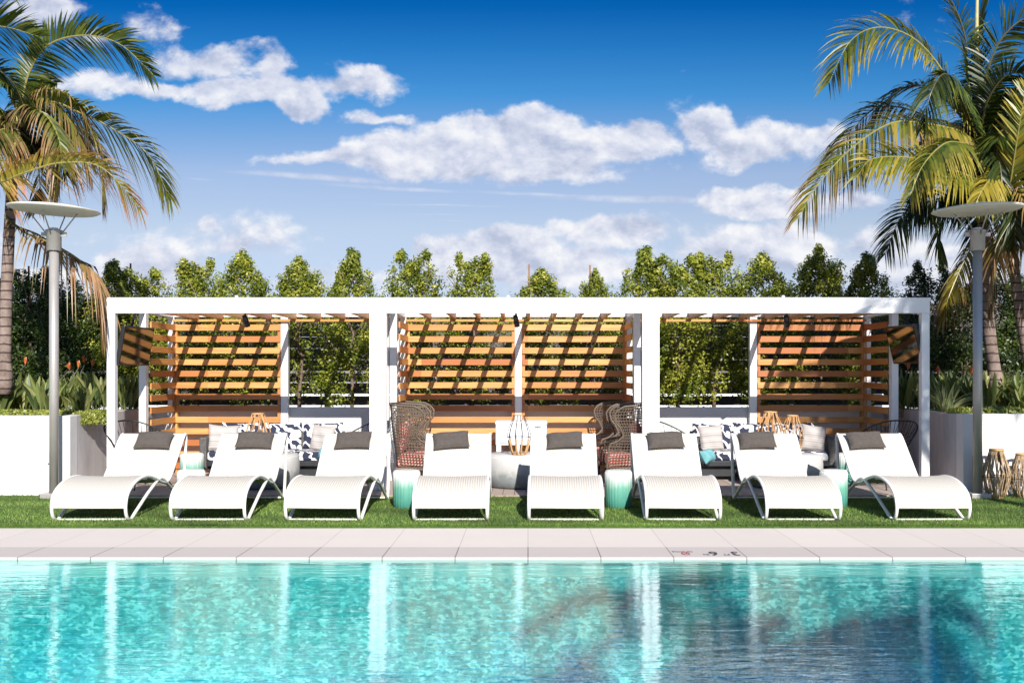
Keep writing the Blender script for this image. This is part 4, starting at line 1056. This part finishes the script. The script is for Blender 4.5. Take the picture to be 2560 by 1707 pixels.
# left palm
pl = palm('leaning palm at the left edge with arching green and orange-tipped fronds', P3((10,905,13.5),(14,700,13.5),(22,520,13.5),(32,350,13.5),(38,290,13.5)), 0.080, .058, P3((38,300,13.5),(44,240,13.5),(50,150,13.5)))
frond(P3((46,255,13.4),(66,170,13.35),(110,105,13.2),(190,82,13.1),(275,102,13.05),(352,172,13.0)), pl, 62, .50, GRN, None, 84, .22, 1, .026)
frond(P3((48,290,13.4),(110,235,13.0),(190,262,12.8),(262,298,12.75),(340,355,12.7),(388,450,12.7)), pl, 52, .60, GRN[:3], YEL, 84, .42, 2, .027)
frond(P3((36,330,13.0),(-4,415,12.5),(60,396,12.2),(140,374,12.1),(235,386,12.1),(322,480,12.1)), pl, 58, .50, YEL, ORG, 90, .42, 3, .022, ragged=.08)
frond(P3((44,270,13.4),(100,208,13.0),(165,225,12.8),(210,300,12.8),(232,390,12.8),(238,480,12.8)), pl, 35, .30, [DRY[3],GRN[1],DRY[2]], DRY, 64, .9, 4, .020, ragged=.25)
frond(P3((44,280,13.4),(90,225,13.2),(140,250,13.0),(180,320,12.9),(205,400,12.9)), pl, 25, .32, [GRN[1],DRY[3],GRN[2]], DRY, 60, .9, 41, .022)
frond(P3((16,505,13.45),(60,535,13.2),(120,560,12.9),(180,595,12.7),(225,640,12.6),(232,720,12.6)), pl, 20, .50, DRY, DRY, 54, 1.15, 5, .022, ragged=.25, bare=.22)
frond(P3((12,495,13.45),(40,520,13.3),(90,540,13.2),(150,580,13.1),(215,612,13.1)), pl, 10, .22, DRK, DRY, 30, 1.1, 6, .02, ragged=.3, bare=.1)
frond(P3((46,260,13.4),(80,250,12.9),(120,285,12.6),(140,350,12.4),(130,430,12.4)), pl, 20, .42, GRN, DRY, 56, .8, 7)
frond(P3((40,255,13.4),(10,190,13.2),(-40,170,13.0),(-100,200,12.8)), pl, 40, .5, GRN, None, 56, .4, 8)
frond(P3((40,300,13.4),(0,300,13.0),(-40,340,12.7),(-70,420,12.6)), pl, 30, .5, GRN, DRY, 56, .6, 9)
frond(P3((44,300,13.4),(70,320,13.6),(110,330,14.0),(150,400,14.3)), pl, 20, .45, DRK, None, 50, .6, 10)
frond(P3((44,290,13.5),(60,220,13.9),(90,180,14.4),(130,190,14.9)), pl, 30, .45, DRK, None, 50, .4, 12)
wild(pl, P(42,285,13.4), 12, 3, 1.25, GRN, (.1, 4.2), (-.3, .8), .40, DRY)
# palm beyond the left edge
p0 = palm('palm standing beyond the left edge, only its frond tips reach in', P3((-150,905,13.6),(-140,600,13.6),(-130,240,13.6)), .095, .065)
frond(P3((-130,230,13.6),(-110,110,13.4),(-60,62,13.2),(10,62,13.1),(88,84,13.0)), p0, 62, .62, GRN, None, 70, .15, 13)
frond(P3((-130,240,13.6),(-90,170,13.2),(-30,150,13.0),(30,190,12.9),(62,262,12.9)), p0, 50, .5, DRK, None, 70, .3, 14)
frond(P3((-130,250,13.6),(-80,260,13.0),(-20,290,12.8),(30,370,12.8)), p0, 40, .5, GRN, DRY, 70, .5, 15)
frond(P3((-130,230,13.6),(-100,20,13.6),(-50,-60,13.6),(40,-40,13.6)), p0, 60, .6, GRN, None, 70, .2, 16)
wild(p0, P(-130,235,13.6), 7, 31, 1.6, GRN)
# right palm, inner
pr1 = palm('tall palm just right of the right lamp post with wide arching fronds', P3((2292,905,13.9),(2272,760,13.9),(2262,600,13.9),(2255,450,13.9),(2250,350,13.9)), .088, .065, P3((2250,360,13.9),(2247,250,13.9),(2243,80,13.9),(2246,-60,13.9)))
cA = (2248,330,13.85)
frond(P3(cA,(2194,217,13.6),(2139,128,13.4),(2080,78,13.2),(2010,64,13.1),(1951,98,13.0),(1904,190,13.0)), pr1, 60, .60, GRN, YEL, 92, .35, 101, .027)
frond(P3(cA,(2200,300,13.4),(2115,283,13.1),(2045,284,12.9),(1957,340,12.8),(1881,422,12.75),(1834,500,12.75)), pr1, 52, .60, [GRN[1],YEL[0],GRN[2]], DRY, 96, .5, 102, .026)
frond(P3((2262,420,13.6),(2244,412,13.1),(2139,372,12.7),(2057,360,12.5),(1998,368,12.4),(1972,402,12.4)), pr1, 66, .55, YEL[:1]+GRN[1:3], YEL, 80, .30, 103, .027)
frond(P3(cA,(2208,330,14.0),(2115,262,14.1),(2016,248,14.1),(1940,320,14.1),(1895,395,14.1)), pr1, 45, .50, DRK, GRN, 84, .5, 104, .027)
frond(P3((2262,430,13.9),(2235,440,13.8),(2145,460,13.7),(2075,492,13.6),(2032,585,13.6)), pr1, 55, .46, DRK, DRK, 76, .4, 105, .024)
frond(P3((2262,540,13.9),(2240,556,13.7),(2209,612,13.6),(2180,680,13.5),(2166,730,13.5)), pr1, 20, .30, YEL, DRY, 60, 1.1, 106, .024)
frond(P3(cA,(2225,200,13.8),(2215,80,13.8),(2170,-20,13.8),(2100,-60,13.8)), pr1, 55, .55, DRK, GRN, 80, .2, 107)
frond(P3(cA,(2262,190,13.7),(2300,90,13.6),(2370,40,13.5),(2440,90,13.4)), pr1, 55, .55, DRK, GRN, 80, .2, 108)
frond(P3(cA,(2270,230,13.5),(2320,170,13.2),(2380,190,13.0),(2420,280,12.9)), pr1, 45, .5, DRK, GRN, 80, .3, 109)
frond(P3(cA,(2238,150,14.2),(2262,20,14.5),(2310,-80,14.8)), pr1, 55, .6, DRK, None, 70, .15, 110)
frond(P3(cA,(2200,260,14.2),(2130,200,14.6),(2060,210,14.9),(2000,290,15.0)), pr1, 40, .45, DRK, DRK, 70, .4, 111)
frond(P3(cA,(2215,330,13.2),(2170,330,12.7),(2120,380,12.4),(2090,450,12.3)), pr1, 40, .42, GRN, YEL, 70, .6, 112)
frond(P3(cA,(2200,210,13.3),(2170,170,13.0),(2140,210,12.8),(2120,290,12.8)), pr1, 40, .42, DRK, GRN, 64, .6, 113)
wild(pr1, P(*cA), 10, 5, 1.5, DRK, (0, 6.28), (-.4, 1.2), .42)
# right palm, outer
pr2 = palm('palm with a leaning trunk at the right edge of the photo', P3((2385,940,13.7),(2350,760,13.7),(2328,600,13.7),(2322,470,13.7),(2325,380,13.7)), .075, .058, P3((2322,480,13.7),(2325,380,13.7),(2335,200,13.7)))
cB = (2326,400,13.65)
frond(P3(cB,(2310,470,13.2),(2318,440,12.9),(2335,330,12.7),(2356,200,12.6)), pr2, 62, .55, [YEL[0],GRN[2]], YEL, 76, .1, 121)
frond(P3(cB,(2290,400,13.0),(2260,430,12.7),(2236,480,12.6)), pr2, 40, .34, YEL, YEL, 50, .6, 122)
frond(P3(cB,(2350,430,13.0),(2375,480,12.7),(2385,560,12.6)), pr2, 40, .5, YEL, DRY, 60, .6, 123)
frond(P3(cB,(2330,540,13.4),(2310,520,13.2),(2290,560,13.0),(2280,640,13.0)), pr2, 20, .4, DRY, DRY, 56, .9, 124)
frond(P3((2322,560,13.7),(2290,556,13.5),(2262,575,13.4),(2240,620,13.4)), pr2, 30, .26, YEL, DRY, 46, .8, 125)
frond(P3((2326,560,13.7),(2350,570,13.5),(2372,600,13.4),(2380,680,13.4)), pr2, 30, .36, YEL, DRY, 46, .8, 126)
frond(P3((2322,500,13.7),(2300,560,13.5),(2285,640,13.4),(2275,730,13.4)), pr2, 20, .2, DRY, DRY, 50, 1.0, 127, ragged=.3)
wild(pr2, P(*cB), 12, 9, 1.5, GRN, (0, 6.28), (-.5, 1.2), .45)
wild(pr2, P(2330,300,13.6), 7, 19, 1.4, DRK, (0, 6.28), (-.2, 1.3), .45)

# palms standing beyond the frame on the camera's side of the pool: their crowns shade the water and the beam's right end
def plain_palm(label, loc, top, seed, L=2.2):
    r = palm(label, [(loc[0], loc[1], 0), (loc[0]+.05, loc[1], top*.5), (loc[0], loc[1], top)], .12, .075)
    wild(r, (loc[0], loc[1], top), 17, seed, L, GRN, (0, 6.28), (-.3, 1.1), .6, w_=.030)
    return r
plain_palm('palm on the camera side of the pool, its shadow on the water', (4.15, -3.05), 6.0, 61)
plain_palm('palm behind the camera, its shadow on the right of the pool', (2.6, -6.6), 7.0, 62)
plain_palm('second palm behind the camera, shading the pool', (4.9, -5.1), 6.6, 64)
plain_palm('palm at the right end of the pool shading the corner of the beam', (6.55, 6.1), 6.3, 63, 1.45)
